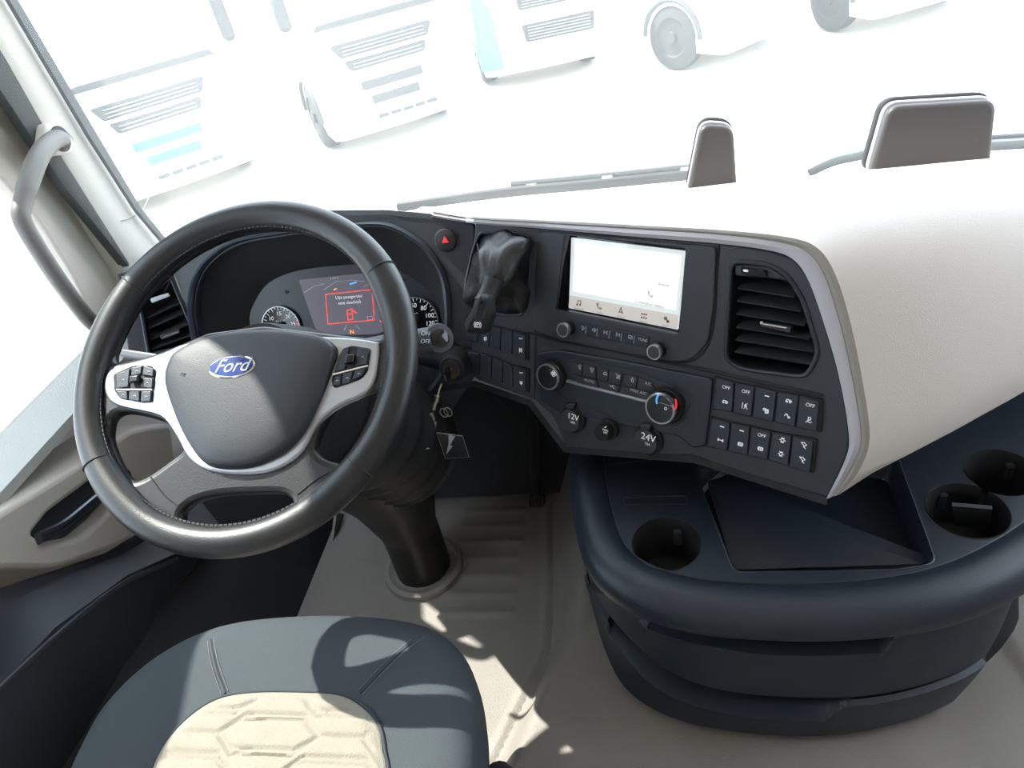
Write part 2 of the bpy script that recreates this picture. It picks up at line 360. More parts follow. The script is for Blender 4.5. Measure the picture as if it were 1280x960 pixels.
# ================================================================== OUTSIDE
GZ = -2.35
struct('ground', mesh([(-60, -5, GZ), (60, -5, GZ), (60, 90, GZ), (-60, 90, GZ)], [(0, 1, 2, 3)]), mat('pale gravel', (.62, .58, .52), .9, bump=.6, bscale=30, var=.12, vscale=3), smooth=False)
TW = mat('white truck paint', (.82, .83, .84), .25, coat=.4)
TG = mat('truck grille mesh', (.07, .07, .07), .6)
TT = mat('teal bumper grille', (.05, .26, .28), .5)
TB = mat('blue truck paint', (.10, .38, .62), .3, coat=.5)
TGL = mat('truck windscreen', (.32, .36, .40), .3)
TYRE = mat('tyre', (.05, .05, .05), .8)
def truck(name, label, pl, pr, wid, paint, grilles, rects, glassh, depth=4.0, turn=8, extra=None):
    """pl, pr: where the foot of the bumper meets its left and right ends"""
    base = HZ(GZ+.30); A = base.hit(*pl); B = base.hit(*pr); e = Matrix.Rotation(radians(turn), 3, 'Z') @ (B-A).normalized(); W = wid
    fr = Fr(A, e, (0, 0, 1)); t = thing(name, label, 'truck', (A.x, A.y, GZ), 'white trucks parked outside')
    H = 3.1
    prof = lambda h: [(.0, h), (W, h)]
    rings = []
    for h, ins, back in ((0, .03, .0), (.15, 0, 0), (1.05, 0, 0), (1.25, .02, .03), (1.7, .05, .12), (2.6, .12, .42), (H, .16, .60)):
        q = [(ins, -back-.10), (ins+.10, -back), (W/2, -back+.05), (W-ins-.10, -back), (W-ins, -back-.10), (W-ins, -back-2.0), (ins, -back-2.0)]
        rings.append([fr.w(u, h, d) for u, d in q])
    link('cab', loft(rings, True, True, True), paint, t, ang=25)
    # windscreen
    link('windscreen', loft([[fr.w(u, h, d-b) for u, d in ((.22, .02), (W/2, .07), (W-.22, .02), (W-.22, -.02), (W/2, .0), (.22, -.02))] for h, b in ((glassh, .12+.0), (2.5, .39))], True, True, True), TGL, t)
    link('wiper_cowl', plate([rnd([(.15, 1.52), (W-.15, 1.52), (W-.22, 1.60), (.22, 1.60)], .03)], fr, -.06, .02, .01), TG, t)
    for (u0, u1, h0, h1, k) in grilles:
        g = link('grille', plate([rnd([(u0, h0), (u1, h0), (u1+k, h1), (u0-k, h1)], .04)], fr, -.02, .075, .006), TG, t)
        n = max(2, int((h1-h0)/.05))
        for i in range(n):
            hh = lerp(h0+.02, h1-.02, (i+.5)/n)
            link('grille_bar', plate([[(u0+.05, hh-.006), (u1-.05, hh-.006), (u1-.05, hh+.006), (u0+.05, hh+.006)]], fr, .07, .09, .002), mat('grille bar grey', (.28, .28, .28), .5), g)
    for (u0, u1, h0, h1, m) in rects:
        link('bumper_inset', plate([rnd([(u0, h0), (u1, h0), (u1, h1), (u0, h1)], .02)], fr, -.02, .07, .006), m, t)
    for s in (0, 1):
        c = (.30, .42) if s == 0 else (W-.30, .42)
        link('headlamp', plate([rnd([(c[0]-.18, c[1]-.08), (c[0]+.18, c[1]-.05), (c[0]+.16, c[1]+.07), (c[0]-.18, c[1]+.10)], .03)], fr, -.05, .04, .01), mat('lamp lens', (.6, .64, .66), .1), t)
    for s in (0, 1):
        side = Fr(fr.w(.0 if s == 0 else W, 0, -1.15), fr.n if s == 0 else -fr.n, fr.e2)
        wv = link('wheel', lathe([(.2, -.25), (.48, -.25), (.50, -.2), (.50, .0), (.46, .03), (.3, .05), (.28, .025), (.1, .025), (.09, .07), (.01, .07)], Fr(fr.w(.02 if s == 0 else W-.02, .22, -1.0), side.e1, side.e2), (0, 0), 28), TYRE, t)
        link('wheel_arch', tube([fr.w(-.01 if s == 0 else W+.01, .22+.56*sin(a), -1.0+.56*cos(a)) for a in [pi*i/12 for i in range(13)]], .04, 8), extra or TG, t)
    if extra:
        link('corner_fender', plate([rnd([(-.02, .12), (.36, .10), (.30, 1.0), (.05, 1.45), (-.02, 1.45)], .04)], fr, -.05, .06, .02), extra, t)
    for s in (0, 1):
        x = -.16 if s == 0 else W+.16
        link('mirror', tube([fr.w(x, 1.6, -.15), fr.w(x, 1.65, -.15), fr.w(x, 2.25, -.2), fr.w(x, 2.3, -.2)], [.05, .10, .10, .05], 12, flat=.7), TG, t)
    return t
std = lambda W: ([(.42, W-.42, 1.12, 1.30, .1), (.52, W-.52, .92, 1.06, .06)], [(.62, W-.62, .62, .74, TT), (.72, W-.72, .40, .52, TT)]+[(.75+.2*i, .91+.2*i, .18, .23, TG) for i in range(5)])
g, r = std(2.2)
truck('parked_truck', 'large white truck nearest on the left outside with teal bumper grilles', (140, 262), (338, 200), 2.3, TW, g, r, 1.62)
truck('parked_truck', 'white truck second from left outside with grey slatted grille and dark front wheel', (420, 180), (566, 140), 2.2, TW, g, [(a, b, c, d, TG) for a, b, c, d, e_ in r], 1.62)
g3 = [(.75, 2.0, .95, 1.2, .04), (.8, 1.95, .45, .72, .04)]
truck('parked_truck', 'white truck with blue wheel arch standing third from left outside', (606, 99), (726, 78), 2.1, TW, g3, [], 1.45, extra=TB)
truck('parked_truck', 'pale truck seen side-on, with a tall wheel, fourth from left outside', (905, 70), (1035, 20), 2.1, TW, g, [], 1.62)
truck('parked_truck', 'rightmost pale truck outside, only its bumper shadow showing', (1090, 26), (1230, -8), 2.4, TW, g3, [], 1.62)
# wing mirror left of the frame, housing shaped to shade the seat's left
wm = thing('wing_mirror', 'oversized grey wing mirror housing left of the frame, shaped to shade the seat', 'mirror', (-.80, .42, .86))
def rr(w, h, r): return rnd([(-w, -h), (w, -h), (w, h), (-w, h)], r)
mf = VX(-.86)
link('housing', plate([rnd([(-.12, .86), (.50, .82), (.54, 1.12), (-.10, 1.37)], .06, 6)], mf, -.06, .06, .03), mat('mirror housing', (.35, .36, .38), .4), wm)
link('bracket', tube([mf.w(.50, .95, -.0), (-.80, .54, .90), (-.70, .57, .86), (-.63, .58, .85)], .018, 8), mat('mirror bracket', (.2, .2, .2), .5), wm)
# wipers
def wiper(name, label, pts, y, r=.006):
    t = thing(name, label, 'wiper', ws(.5, .03)); wy = [Fr((0, y, 0), (1, 0, 0), (0, 0, 1)).hit(*p) for p in pts]
    return t, wy
t, w_ = wiper('windscreen_wiper', 'black windscreen wiper lying along the glass behind the gear lever', ((498, 262), (560, 253), (640, 243), (740, 234), (862, 222)), .845)
link('blade', tube(cr([p+Vector((0, 0, .006)) for p in w_], 4, False), .012, 8, flat=.6), RUBBER, t)
link('arm', tube(cr([p+Vector((0, .012, .020)) for p in w_[2:]], 4, False), .007, 8), mat('wiper arm', (.07, .07, .07), .4), t)
for k in (0, 1, 2, 3):
    q = w_[1].lerp(w_[4], k/3.2+.05)+Vector((0, .004, .016)); link('clip', box(q.x-.012, q.x+.012, q.y-.006, q.y+.006, q.z-.006, q.z+.006, .002), METAL, t)
t, w_ = wiper('windscreen_wiper', 'grey curved wiper arm between the two dash-top holders', ((1010, 216), (1040, 202), (1075, 194), (1110, 189), (1200, 184), (1300, 178)), .82)
link('arm', tube(cr(w_, 4, False), .011, 8, flat=.5), mat('wiper arm grey', (.12, .13, .14), .35), t)
link('blade', tube(cr([p+Vector((0, .02, .004)) for p in w_[3:]], 4, False), .009, 8, flat=.5), RUBBER, t)

# ================================================================== DASHBOARD
dash = thing('dashboard', 'long truck dashboard with charcoal fascia, silver edge trim and cream passenger side', 'dashboard', (.5, .4, .4))
Fo = F.poly([(214, 332), (236, 300), (300, 272), (400, 264), (480, 263), (560, 273), (594, 280), (594, 470), (560, 520), (300, 540), (262, 470)])
clu_px = [(262, 470), (244, 405), (243, 372), (250, 345), (268, 322), (300, 303), (360, 292), (420, 285), (460, 281), (490, 285), (525, 306), (548, 338), (556, 372), (556, 420), (548, 470), (500, 500), (320, 505)]
clu = cr(F.poly(clu_px), 4)
link('cluster_fascia', plate([rnd(Fo, .006), clu], F, -.012, 0, .003), DARK, dash)
# raised lip round the cluster opening
lipc = clu; cc = Vector((sum(p[0] for p in clu)/len(clu), sum(p[1] for p in clu)/len(clu)))
def ringo(poly, fr, k, h): return [fr.w(cc.x+(p[0]-cc.x)*k, cc.y+(p[1]-cc.y)*k, h) for p in poly]
link('cluster_hood_rim', loft([ringo(clu, F, 1.05, -.004), ringo(clu, F, 1.045, .004), ringo(clu, F, 1.02, .008), ringo(clu, F, 1.0, .005), ringo(clu, F, .985, -.004), ringo(clu, F, .985, -.02)]), DARK2, dash)
FI = F.off(-.075)
inn_px = [(318, 430), (312, 400), (318, 378), (336, 353), (372, 338), (430, 331), (475, 331), (512, 345), (538, 366), (551, 395), (552, 440), (545, 500), (330, 505)]
inn = cr(FI.poly(inn_px), 4)
def resamp(poly, n):
    """points by angle so two outlines match up"""
    c = Vector((sum(p[0] for p in poly)/len(poly), sum(p[1] for p in poly)/len(poly))); out = []
    L = [Vector(p)-c for p in poly]; A = [atan2(p.y, p.x) for p in L]
    for k in range(n):
        a = -pi+2*pi*k/n; d = Vector((cos(a), sin(a))); best = 0
        for i in range(len(L)):
            p, q = L[i-1], L[i]; e = q-p; den = d.x*e.y-d.y*e.x
            if abs(den) < 1e-12: continue
            t = (p.x*e.y-p.y*e.x)/den; s = (p.x*d.y-p.y*d.x)/den
            if t > 0 and -1e-6 <= s <= 1+1e-6: best = max(best, t)
        out.append((c.x+d.x*best, c.y+d.y*best))
    return out
ra, rb = resamp(clu, 96), resamp(inn, 96)
link('cluster_tunnel', loft([[F.w(*p, -.003) for p in ra], [F.w(*p, -.02) for p in ra], [FI.w(*p, .001) for p in rb]]), MATTE, dash)
# panel behind the gear lever
Mo = Mp.poly([(594, 279), (633, 281), (676, 286), (675, 320), (669, 400), (668, 500), (600, 476), (590, 470), (590, 340)])
bt_px = [(597, 297), (612, 291), (645, 291), (661, 297), (663, 320), (661, 360), (655, 388), (645, 394), (618, 392), (590, 385), (582, 372), (584, 345)]
bt = cr(Mp.poly(bt_px), 4)
link('lever_fascia', plate([Mo, bt], Mp, -.012, 0, .0015), DARK, dash)
link('lever_recess', loft([[Mp.w(*p, .002) for p in bt], [Mp.w(*p, -.03) for p in bt]], True, False, True), DARK2, dash)
link('recess_rim', tube([Mp.w(*p, 0) for p in bt+bt[:1]], .0025, 8, cap=False), DARK2, dash)
# centre stack: one fascia from the seam to the silver edge
So = S.poly([(675, 286), (790, 296), (900, 305), (962, 314), (992, 324), (1010, 345), (1030, 400), (1050, 470), (1062, 540), (1058, 570), (1035, 622), (900, 582), (868, 568), (790, 572), (708, 558), (690, 520), (668, 500), (670, 400), (676, 320)])
vent_px = [(915, 326), (960, 330), (984, 340), (1003, 372), (1020, 430), (1022, 448), (1012, 468), (1000, 471), (930, 462), (911, 452), (907, 440), (912, 340)]
vent = rnd(S.poly([(914, 326), (962, 330), (986, 345), (1004, 375), (1024, 440), (1008, 472), (925, 461), (906, 448)]), .012)
scr_hole = S.poly([(707, 291), (861, 309), (852, 419), (695, 388)])
link('centre_fascia', plate([rnd(So, .004), vent, scr_hole], S, -.014, 0, .002), DARK, dash)
# the flatter band carrying the heater panel sits slightly proud below a crease
Sb = S.poly([(672, 440), (700, 436), (790, 452), (880, 470), (893, 473), (884, 556), (868, 560), (850, 545), (700, 515), (675, 500)])
link('heater_band', plate([rnd(Sb, .006)], S, -.004, .004, .003), DARK2, dash)
# matte black bead drawn as the crease's shadow, under the screen panel
ln = [S.w(*S.uv(*p), .002) for p in ((660, 414), (700, 426), (760, 437), (820, 450), (900, 466), (960, 480), (1028, 494))]
link('crease_shadow', tube(cr(ln, 4, False), .0022, 6), MATTE, dash)
# panel joint lines
for pts in (((676, 290), (672, 320), (668, 384)), ((899, 306), (896, 350), (893, 400), (885, 432), (868, 450), (845, 452))):
    link('panel_joint', tube(cr([S.w(*S.uv(*p), .0006) for p in pts], 5, False), .0012, 6), MATTE, dash)
# silver trim: strip with varying width on the rim of the fascia
def strip(inner, outer, fra, h):
    vs = []; a = cr(inner, 6, False); b = cr(outer, 6, False); n = len(a)
    rings = [[fra(p, -.012) for p in a], [fra(p, h) for p in a], [fra(tuple(lerp(x, y, .5) for x, y in zip(p, q)), h+.002) for p, q in zip(a, b)], [fra(p, h) for p in b], [fra(p, -.02) for p in b]]
    return loft(rings, False)
def SF(p, h):
    if p[0] < 594: return F.w(*F.uv(*p), h)
    if p[0] < 674: return Mp.w(*Mp.uv(*p), h)
    return S.w(*S.uv(*p), h)
si = [(540, 271), (594, 279), (674, 285), (790, 295), (900, 304), (960, 312), (990, 322), (1010, 346), (1030, 400), (1050, 470), (1062, 540), (1058, 572), (1034, 622)]
sp = [(542, 266), (594, 274), (674, 279), (790, 286), (900, 293), (978, 303), (1012, 316), (1032, 345), (1050, 400), (1066, 470), (1077, 545), (1066, 580), (1042, 619)]
se = [(542, 263), (594, 271), (674, 275), (790, 281), (900, 287), (985, 296), (1022, 309), (1044, 340), (1062, 395), (1078, 470), (1088, 545), (1074, 588), (1050, 617)]
link('silver_trim', strip(si, sp, SF, .004), SILT, dash, label='silver-grey edge strip')
link('rim_edge_shade', strip(sp, se, SF, .003), BEIGED, dash)  # taupe puts the shade of the cream cover's turned edge into its colour
# cream cover from the rim to the windscreen
E = [SF(p, .003) for p in cr(se, 6, False)]
kk = [((520, 262), .62), ((570, 262), .64), ((640, 257), .65), ((760, 247), .66), ((900, 233), .62), ((1030, 222), .58), ((1130, 212), .55), ((1300, 198), .54), ((1500, 200), .54), ((1600, 220), .54), ((1620, 240), .54), ((1600, 260), .53), ((1560, 285), .50)]
K = cr([Fr((0, y, 0), (1, 0, 0), (0, 0, 1)).hit(*p) for p, y in kk], 6, False); K = [Vector(p) for p in K]
nE = len(E); rows = []
for j in range(13):
    t = j/12; row = []
    for i in range(nE):
        p = E[i].lerp(K[i], t); s = i/(nE-1)
        p = p+Vector((0, 0, 1))*(.035*sin(pi*t)*sm((s-.25)/.2)*(1-sm((s-.6)/.3)))+Vector((.3, -.55, .25))*(.06*sin(pi*t**.8)*sm((s-.45)/.2)*(1-sm((s-.93)/.07)))
        row.append(p)
    rows.append(row)
# roll down to the glass
for dy, dz in ((.04, -.012), (.10, -.045), (.2, -.09)):
    rows.append([p+Vector((0, dy, dz)) if i < nE*.62 else p+Vector((.0, dy, dz)) for i, p in enumerate(K)])
link('passenger_cover', solid(loft(rows, False), .006), BEIGE, dash, label='cream textured cover sweeping to the passenger side', ang=60)
# dark under-structure
link('lower_dash', solid(loft([[VY(y).hit(*p) if False else Vector(p) for p in q] for q in (
    [(.70, .12, .55), (.95, .36, .50), (1.4, .46, .47), (1.8, .5, .47)],
    [(.70, .14, .47), (.95, .38, .44), (1.4, .48, .43), (1.8, .5, .43)],
    [(.70, .20, .44), (.95, .40, .42), (1.4, .50, .41), (1.8, .5, .41)],
    [(.70, .30, .35), (.95, .44, .33), (1.4, .55, .33), (1.8, .55, .33)])], False), .02), DARK2, dash)
knee = loft([[F.hit(262, 475), F.hit(420, 500), F.hit(594, 476), Mp.hit(664, 500), S.hit(708, 558), S.hit(868, 570), S.hit(1035, 622)],
             [Vector(p) for p in ((-.30, .42, .45), (-.05, .42, .43), (.17, .42, .43), (.26, .38, .42), (.36, .27, .41), (.50, .20, .42), (.70, .10, .44))],
             [Vector(p) for p in ((-.30, .62, .36), (-.05, .62, .30), (.17, .62, .30), (.26, .60, .30), (.36, .50, .30), (.50, .40, .33), (.72, .30, .35))],
             [Vector(p) for p in ((-.30, .86, .05), (-.05, .86, .0), (.17, .86, .0), (.26, .86, .0), (.33, .86, .0), (.50, .6, .2), (.75, .4, .25))]], False)
link('knee_panel', solid(knee, .01), MATTE, dash)
# left end of the dash, holding the vent
Lo = Lp.poly([(150, 352), (170, 335), (212, 332), (262, 470), (190, 480), (160, 440)])
lv = Lp.poly([(173, 372), (214, 348), (236, 400), (250, 428), (186, 444)])
link('left_fascia', plate([rnd(Lo, .006), rnd(lv, .006)], Lp, -.012, 0, .002), DARK, dash)
link('left_top', solid(mesh([F.hit(214, 332), F.hit(300, 270), Vector((-.15, .72, .62)), Vector((-.56, .70, .60)), Lp.hit(150, 350)], [(0, 1, 2, 3, 4)]), .01), DARK, dash)
link('top_cover_driver', solid(mesh([F.hit(236, 300), F.hit(300, 271), F.hit(400, 263), F.hit(480, 262), F.hit(545, 268), Vector((.14, .80, .56)), Vector((-.15, .80, .56)), Vector((-.56, .74, .56))], [(0, 1, 2, 3, 4, 5, 6, 7)]), .008), DARK, dash, smooth=False)

# -------- air vents
def air_vent(label, fr, outline, sl_px, ctrl, tabm):
    c = fr.hit(*ctrl); t = thing('air_vent', label, 'vent', c, 'dashboard air vents')
    link('duct', loft([[fr.w(*p, -.002) for p in outline], [fr.w(*p, -.055) for p in outline]], True, False, True), MATTE, t)
    link('vent_frame', tube([fr.w(*p, .0) for p in outline+outline[:1]], .003, 8, cap=False), DARK2, t)
    for a, b in sl_px:
        p, q = Vector(fr.uv(*a)), Vector(fr.uv(*b)); rings = []
        for u in (p, q):
            rings.append([fr.w(u.x, u.y+dv_, h) for dv_, h in ((0, -.006), (.0015, -.005), (.010, -.034), (.007, -.035), (-.001, -.008))])
        link('slat', loft(rings, True, True, True), DARK, t, smooth=False)
    return t
vt = air_vent('large air vent to the right of the touchscreen, beside the silver edge', S, vent,
              [((920, 362), (990, 373)), ((919, 378), (998, 391)), ((918, 394), (1003, 409)), ((918, 411), (1009, 426)), ((917, 427), (1014, 442)), ((916, 442), (1012, 458))], (960, 400), None)
tb = S.off(.0)
link('vent_top_plate', plate([rnd(S.poly([(917, 330), (962, 334), (984, 350), (918, 345)]), .003)], S, -.012, -.002, .002), DARK, vt)
link('shutoff_wheel', plate([rnd(S.poly([(926, 333), (958, 338), (960, 347), (927, 342)]), .002)], S, -.004, .002, .0015), GLOSS, vt)
link('shutoff_mark', plate([circ(*S.uv(933, 338), .0035, 14, .0015)], S, .0005, .0026, .0002), WHITE, vt)
link('vent_tab', plate([rnd(S.poly([(951, 403), (989, 409), (988, 416), (952, 408)]), .001)], S, -.012, .001, .001), DARK, vt)
link('tab_chrome', tube([S.w(*S.uv(955, 405), .001), S.w(*S.uv(984, 410), .001)], .0014, 8), CHROME, vt)
link('tab_chrome', lathe([(.0022, -.004), (.0022, .003)], S, S.uv(953, 403), 12), CHROME, vt)
vt = air_vent('small air vent at the far left of the dash, behind the wheel rim', Lp, rnd(lv, .006),
              [((184, 398), (228, 378)), ((186, 411), (232, 391)), ((188, 425), (238, 405)), ((190, 438), (244, 418))], (205, 405), None)
link('vent_tab', plate([rnd(Lp.poly([(200, 420), (224, 411), (225, 416), (202, 425)]), .001)], Lp, -.010, .001, .001), DARK, vt)
link('tab_chrome', tube([Lp.w(*Lp.uv(204, 422), .001), Lp.w(*Lp.uv(223, 415), .001)], .0015, 8), CHROME, vt)
link('shutoff_wheel', plate([rnd(Lp.poly([(188, 373), (210, 366), (213, 370), (190, 379)]), .002)], Lp, -.004, .004, .0015), GREYP, vt)
# folded card holder bracket above the vent
link('clip_bracket', tube([Lp.w(*Lp.uv(*p), .006) for p in ((201, 349), (218, 343), (206, 365), (201, 349))], .001, 6), MATTE, dash)

# -------- instrument cluster
ic = thing('instrument_cluster', 'instrument cluster with two round gauges and warning display, behind the steering wheel', 'instrument cluster', FI.hit(430, 400))
link('dial_plate', plate([inn], FI, -.012, 0, .001), mat('dial plate', (.03, .035, .045), .35), ic)
def gauge(c, rr_, labels, needle, a_red, lab, unit):
    cu_, cv_ = FI.uv(*c)
    g = link('gauge', lathe([(rr_*.98, .001), (rr_*.98, .004), (rr_*.9, .0035), (.001, .0035)], FI, (cu_, cv_), 48), GLOSS, ic, label=lab)
    link('gauge_ring', loft([[FI.w(cu_+r_*cos(a), cv_+r_*sin(a), h) for a in [2*pi*k/48 for k in range(49)]] for r_, h in ((rr_*1.0, .003), (rr_*1.0, .0065), (rr_*.96, .0065), (rr_*.95, .003))], False), SILV, g)
    seg = []; seg2 = []
    for i in range(25):
        a = radians(220-260*i/24); l = .80 if i % 2 == 0 else .87
        (seg2 if a < radians(a_red) else seg).append([(l*cos(a), l*sin(a)), (.94*cos(a), .94*sin(a))])
    link('gauge_ticks', strokes(seg, FI.off(.0036), (cu_, cv_), rr_, .0009), WHITE, g)
    if seg2: link('red_ticks', strokes(seg2, FI.off(.0036), (cu_, cv_), rr_, .0015), RED, g)
    ms = [text(s_, FI, (cu_+rr_*.62*cos(radians(a)), cv_+rr_*.62*sin(radians(a))), rr_*.27, .0041, shear=.15) for s_, a in labels]
    link('gauge_numbers', join(*ms), WHITE, g)
    link('gauge_unit', text(unit, FI, (cu_, cv_+rr_*.28), rr_*.13, .0041), GREYP, g)
    nd = radians(needle)
    link('needle', tube([FI.w(cu_, cv_, .008), FI.w(cu_+rr_*.85*cos(nd), cv_+rr_*.85*sin(nd), .007)], [.0013, .0005], 6), mat('needle', (.8, .85, .9), .4, emit=.5), g)
    link('needle_hub', lathe([(.007, .003), (.007, .010), (.004, .012)], FI, (cu_, cv_), 20), MATTE, g)
gauge((353, 407), .0365, (('5', 175), ('10', 138), ('15', 90), ('20', 45), ('25', 5)), 168, 20, 'left gauge with red ring segment', 'rpm x 100')
gauge((521, 399), .0400, (('0', 225), ('20', 180), ('40', 135), ('60', 92), ('80', 50), ('100', 12), ('120', -20)), 225, -400, 'right speed gauge', 'km/h')
DP = FI.off(.003)
dpx = [(373, 350), (470, 340), (484, 345), (486, 412), (470, 418), (398, 419), (392, 405)]
dsp = link('display', plate([rnd(DP.poly(dpx), .003)], FI, 0, .003, .0005), mat('lcd', (.05, .05, .065), .15, emit=.20, ecol=(.42, .42, .52)), ic)
def dl(name, segs, m, w=.0009): link(name, strokes([[DP.uv(*p) for p in s_] for s_ in segs], DP, (0, 0), 1, w), m, dsp)
dl('warning_frame', [[(407, 368), (465, 362), (468, 400), (410, 405), (407, 368)]], REDL, .0013)
ang = -.015
link('warning_text', join(text('Ușa pasagerului', DP, (436, 371), .0078, rot=ang), text('este deschisă', DP, (437, 378), .0078, rot=ang)), WHITE, dsp)
dl('door_open_icon', [[(434, 388), (440, 386), (441, 399), (435, 400), (434, 388)], [(434, 393), (441, 392)], [(441, 388), (446, 391)], [(440, 386), (444, 391)]], REDL, .0013)
dl('ok_box', [[(459, 396), (465, 395), (466, 399), (460, 400), (459, 396)]], GREYP)
dl('brake_lamp', [[(475, 401), (480, 400), (480, 403), (476, 403), (475, 401)]], REDL, .001)
link('gear_letter', text('N', DP, (440, 415), .011, rot=ang), ORAL, dsp)
dl('lane_marks', [[(430, 413), (433, 407)], [(445, 407), (450, 411)]], GREYP)
dl('top_scale', [[(380, 366), (392, 358), (405, 355)], [(405, 362), (420, 352), (440, 350), (455, 352)], [(455, 358), (468, 352)]], GREYP, .0006)
dl('blue_mark', [[(438, 355), (445, 353)]], BLUEL, .0025)
dl('amber_mark', [[(418, 362), (420, 361)]], ORAL, .002)
link('clock_digits', text('5 4:01:5', DP, (418, 348), .005, rot=ang), GREYP, dsp)
# turn arrows
for p, d in (((358, 365), 1), ((506, 350), -1)):
    u, v = FI.uv(*p); link('turn_arrow', plate([[(u-.004*d, v), (u+.001*d, v+.004), (u+.001*d, v+.0015), (u+.005*d, v+.0015), (u+.005*d, v-.0015), (u+.001*d, v-.0015), (u+.001*d, v-.004)][::d]], FI, 0, .0012, .0001), MATTE, ic)

# -------- hazard button
hb = thing('hazard_button', 'round black hazard button with a red triangle, beside the cluster hood', 'button', F.hit(558, 300))
hu = F.uv(558, 300)
link('button_cap', lathe([(.0175, -.004), (.0175, .004), (.0165, .006), (.008, .0075), (.0, .0078)], F, hu, 36), MATTE, hb)
link('button_ring', lathe([(.0185, -.001), (.0190, .002), (.0175, .0025), (.0172, 0)], F, hu, 36), DARK2, hb)
tr = [(hu[0]+.0065*cos(a), hu[1]+.0065*sin(a)) for a in (pi/2, pi/2+2*pi/3, pi/2+4*pi/3)]
tri = [(hu[0]+.0028*cos(a), hu[1]+.0028*sin(a)) for a in (pi/2, pi/2+2*pi/3, pi/2+4*pi/3)]
link('warning_triangle', plate([tr], F, .004, .0085, .0003), RED, hb)

# -------- brake lever with leather boot
gl = thing('brake_lever', 'black hand brake lever hanging from a creased leather boot, left of the touchscreen', 'lever', Mp.hit(620, 340))
def mo(pts, h): return [Mp.off(h).hit(*p) for p in pts]
b0 = resamp(bt, 40)
def outl_at(px, h): q = Mp.off(h); return [q.w(*p) for p in resamp(cr(q.poly(px), 4), 40)]
rings = [[Mp.w(*p, -.015) for p in b0],
         outl_at([(600, 300), (640, 293), (660, 300), (661, 330), (655, 384), (640, 390), (620, 388), (588, 381), (583, 366), (590, 330)], .004),
         outl_at([(602, 304), (640, 300), (656, 306), (652, 335), (640, 372), (622, 381), (604, 376), (590, 358), (594, 330)], .022),
         outl_at([(601, 316), (620, 312), (640, 322), (641, 345), (632, 362), (618, 368), (604, 364), (598, 352), (598, 332)], .045),
         outl_at([(604, 340), (616, 338), (628, 345), (628, 358), (620, 368), (610, 370), (603, 365), (601, 352)], .062)]
for i, rg in enumerate(rings):
    c = sum(rg, Vector())/len(rg)
    if 0 < i < 4:
        for k in range(len(rg)):
            a = 2*pi*k/40; rg[k] = c+(rg[k]-c)*(1+.07*sin(3*a+i)+.06*sin(6*a-1.7*i)+.03*sin(11*a+2.1*i))
me = loft(rings, True, True, True)
bm = bmesh.new(); bm.from_mesh(me); bmesh.ops.subdivide_edges(bm, edges=bm.edges[:], cuts=2, smooth=.6, use_grid_fill=True); bm.to_mesh(me); bm.free()
link('boot', me, BOOTM, gl, ang=70)
for pp in ([(597, 305), (601, 330), (606, 352)], [(660, 300), (647, 325), (630, 352)]):
    hs = [.012, .035, .066]; link('boot_seam', tube(cr([Mp.off(h).hit(*p) for p, h in zip(pp, hs)], 6, False), .0014, 6), BOOTM, gl)
ax = [Mp.off(h).hit(*p) for p, h in (((617, 350), .060), ((611, 366), .070), ((604, 380), .082), ((598, 395), .090), ((591, 411), .094), ((588, 419), .094))]
link('shaft_gaiter', tube(ax[:3], [.016, .014, .015], 16), BOOTM, gl)
KB = Mp.off(.092)
link('lever_knob', plate([rnd(KB.poly([(602, 366), (614, 371), (617, 394), (610, 417), (586, 415), (583, 402), (591, 388)]), .006)], Mp, .074, .106, .010), MATTE, gl)
link('knob_neck', tube(ax[1:4], [.014, .013, .010], 16), BOOTM, gl)
kf = Mp.off(.1064)
link('parking_symbol', join(strokes([arc(0, 0, .55, n=16), arc(0, 0, .85, 130, 230, 6), arc(0, 0, .85, -50, 50, 6)], kf, kf.uv(597, 406), .0065, .0006), text('P', kf, (597, 406), .008)), WHITE, gl)
for k in (-1, 1):
    link('knob_ridge', tube(cr([kf.off(-.0005).hit(602+dx+k*5, y) for dx, y in ((4, 370), (1, 384), (-3, 398))], 4, False), .0012, 6), DARK, gl)

# -------- infotainment unit
iu = thing('infotainment_unit', 'touchscreen unit in grey bezel with two round knobs, centre of dash', 'infotainment screen', S.hit(785, 355))
bz = S.poly([(675, 289), (790, 298), (897, 308), (894, 380), (886, 428), (866, 449), (845, 452), (760, 436), (700, 424), (668, 412), (668, 384)])
op = rnd(S.poly([(709, 293), (859, 311), (850, 417), (697, 386)]), .004)
link('bezel', plate([rnd(bz, .008), op], S, -.002, .0045, .002), DARK, iu)
link('screen_recess', loft([[S.w(*p, .004) for p in op], [S.w(*p, -.012) for p in op]], True, False, True), GLOSS, iu)
SC = S.off(-.008)
scp = SC.poly([(714, 297), (857, 314), (847, 412), (711, 385)])
scr = link('screen', plate([rnd(scp, .001)], S, -.0115, -.008, .0003), mat('screen glass', (.35, .38, .38), .08, emit=.62, ecol=(.80, .87, .88)), iu)  # emission raised to stand in for sky glare on the screen
SC = S.off(-.008)
def sq(px): return [SC.uv(*p) for p in px]
link('screen_glare', plate([rnd(sq([(719, 303), (852, 319), (845, 388), (716, 364)]), .001)], S, -.008, -.0076, .0001), mat('screen panel', (.5, .52, .5), .08, emit=.75, ecol=(.95, .97, .92)), scr)  # pale glowing panel, mostly glare put in as emission
link('menu_bar', plate([rnd(sq([(712, 369), (848, 394), (846, 411), (711, 384)]), .001)], S, -.008, -.0075, .0001), mat('menu bar', (.45, .42, .38), .1, emit=.38, ecol=(.85, .80, .76)), scr)
ICN = mat('dark icon', (.06, .06, .08), .5); ICP = mat('pale icon', (.30, .32, .36), .5, emit=.15)
SI = S.off(-.0074)
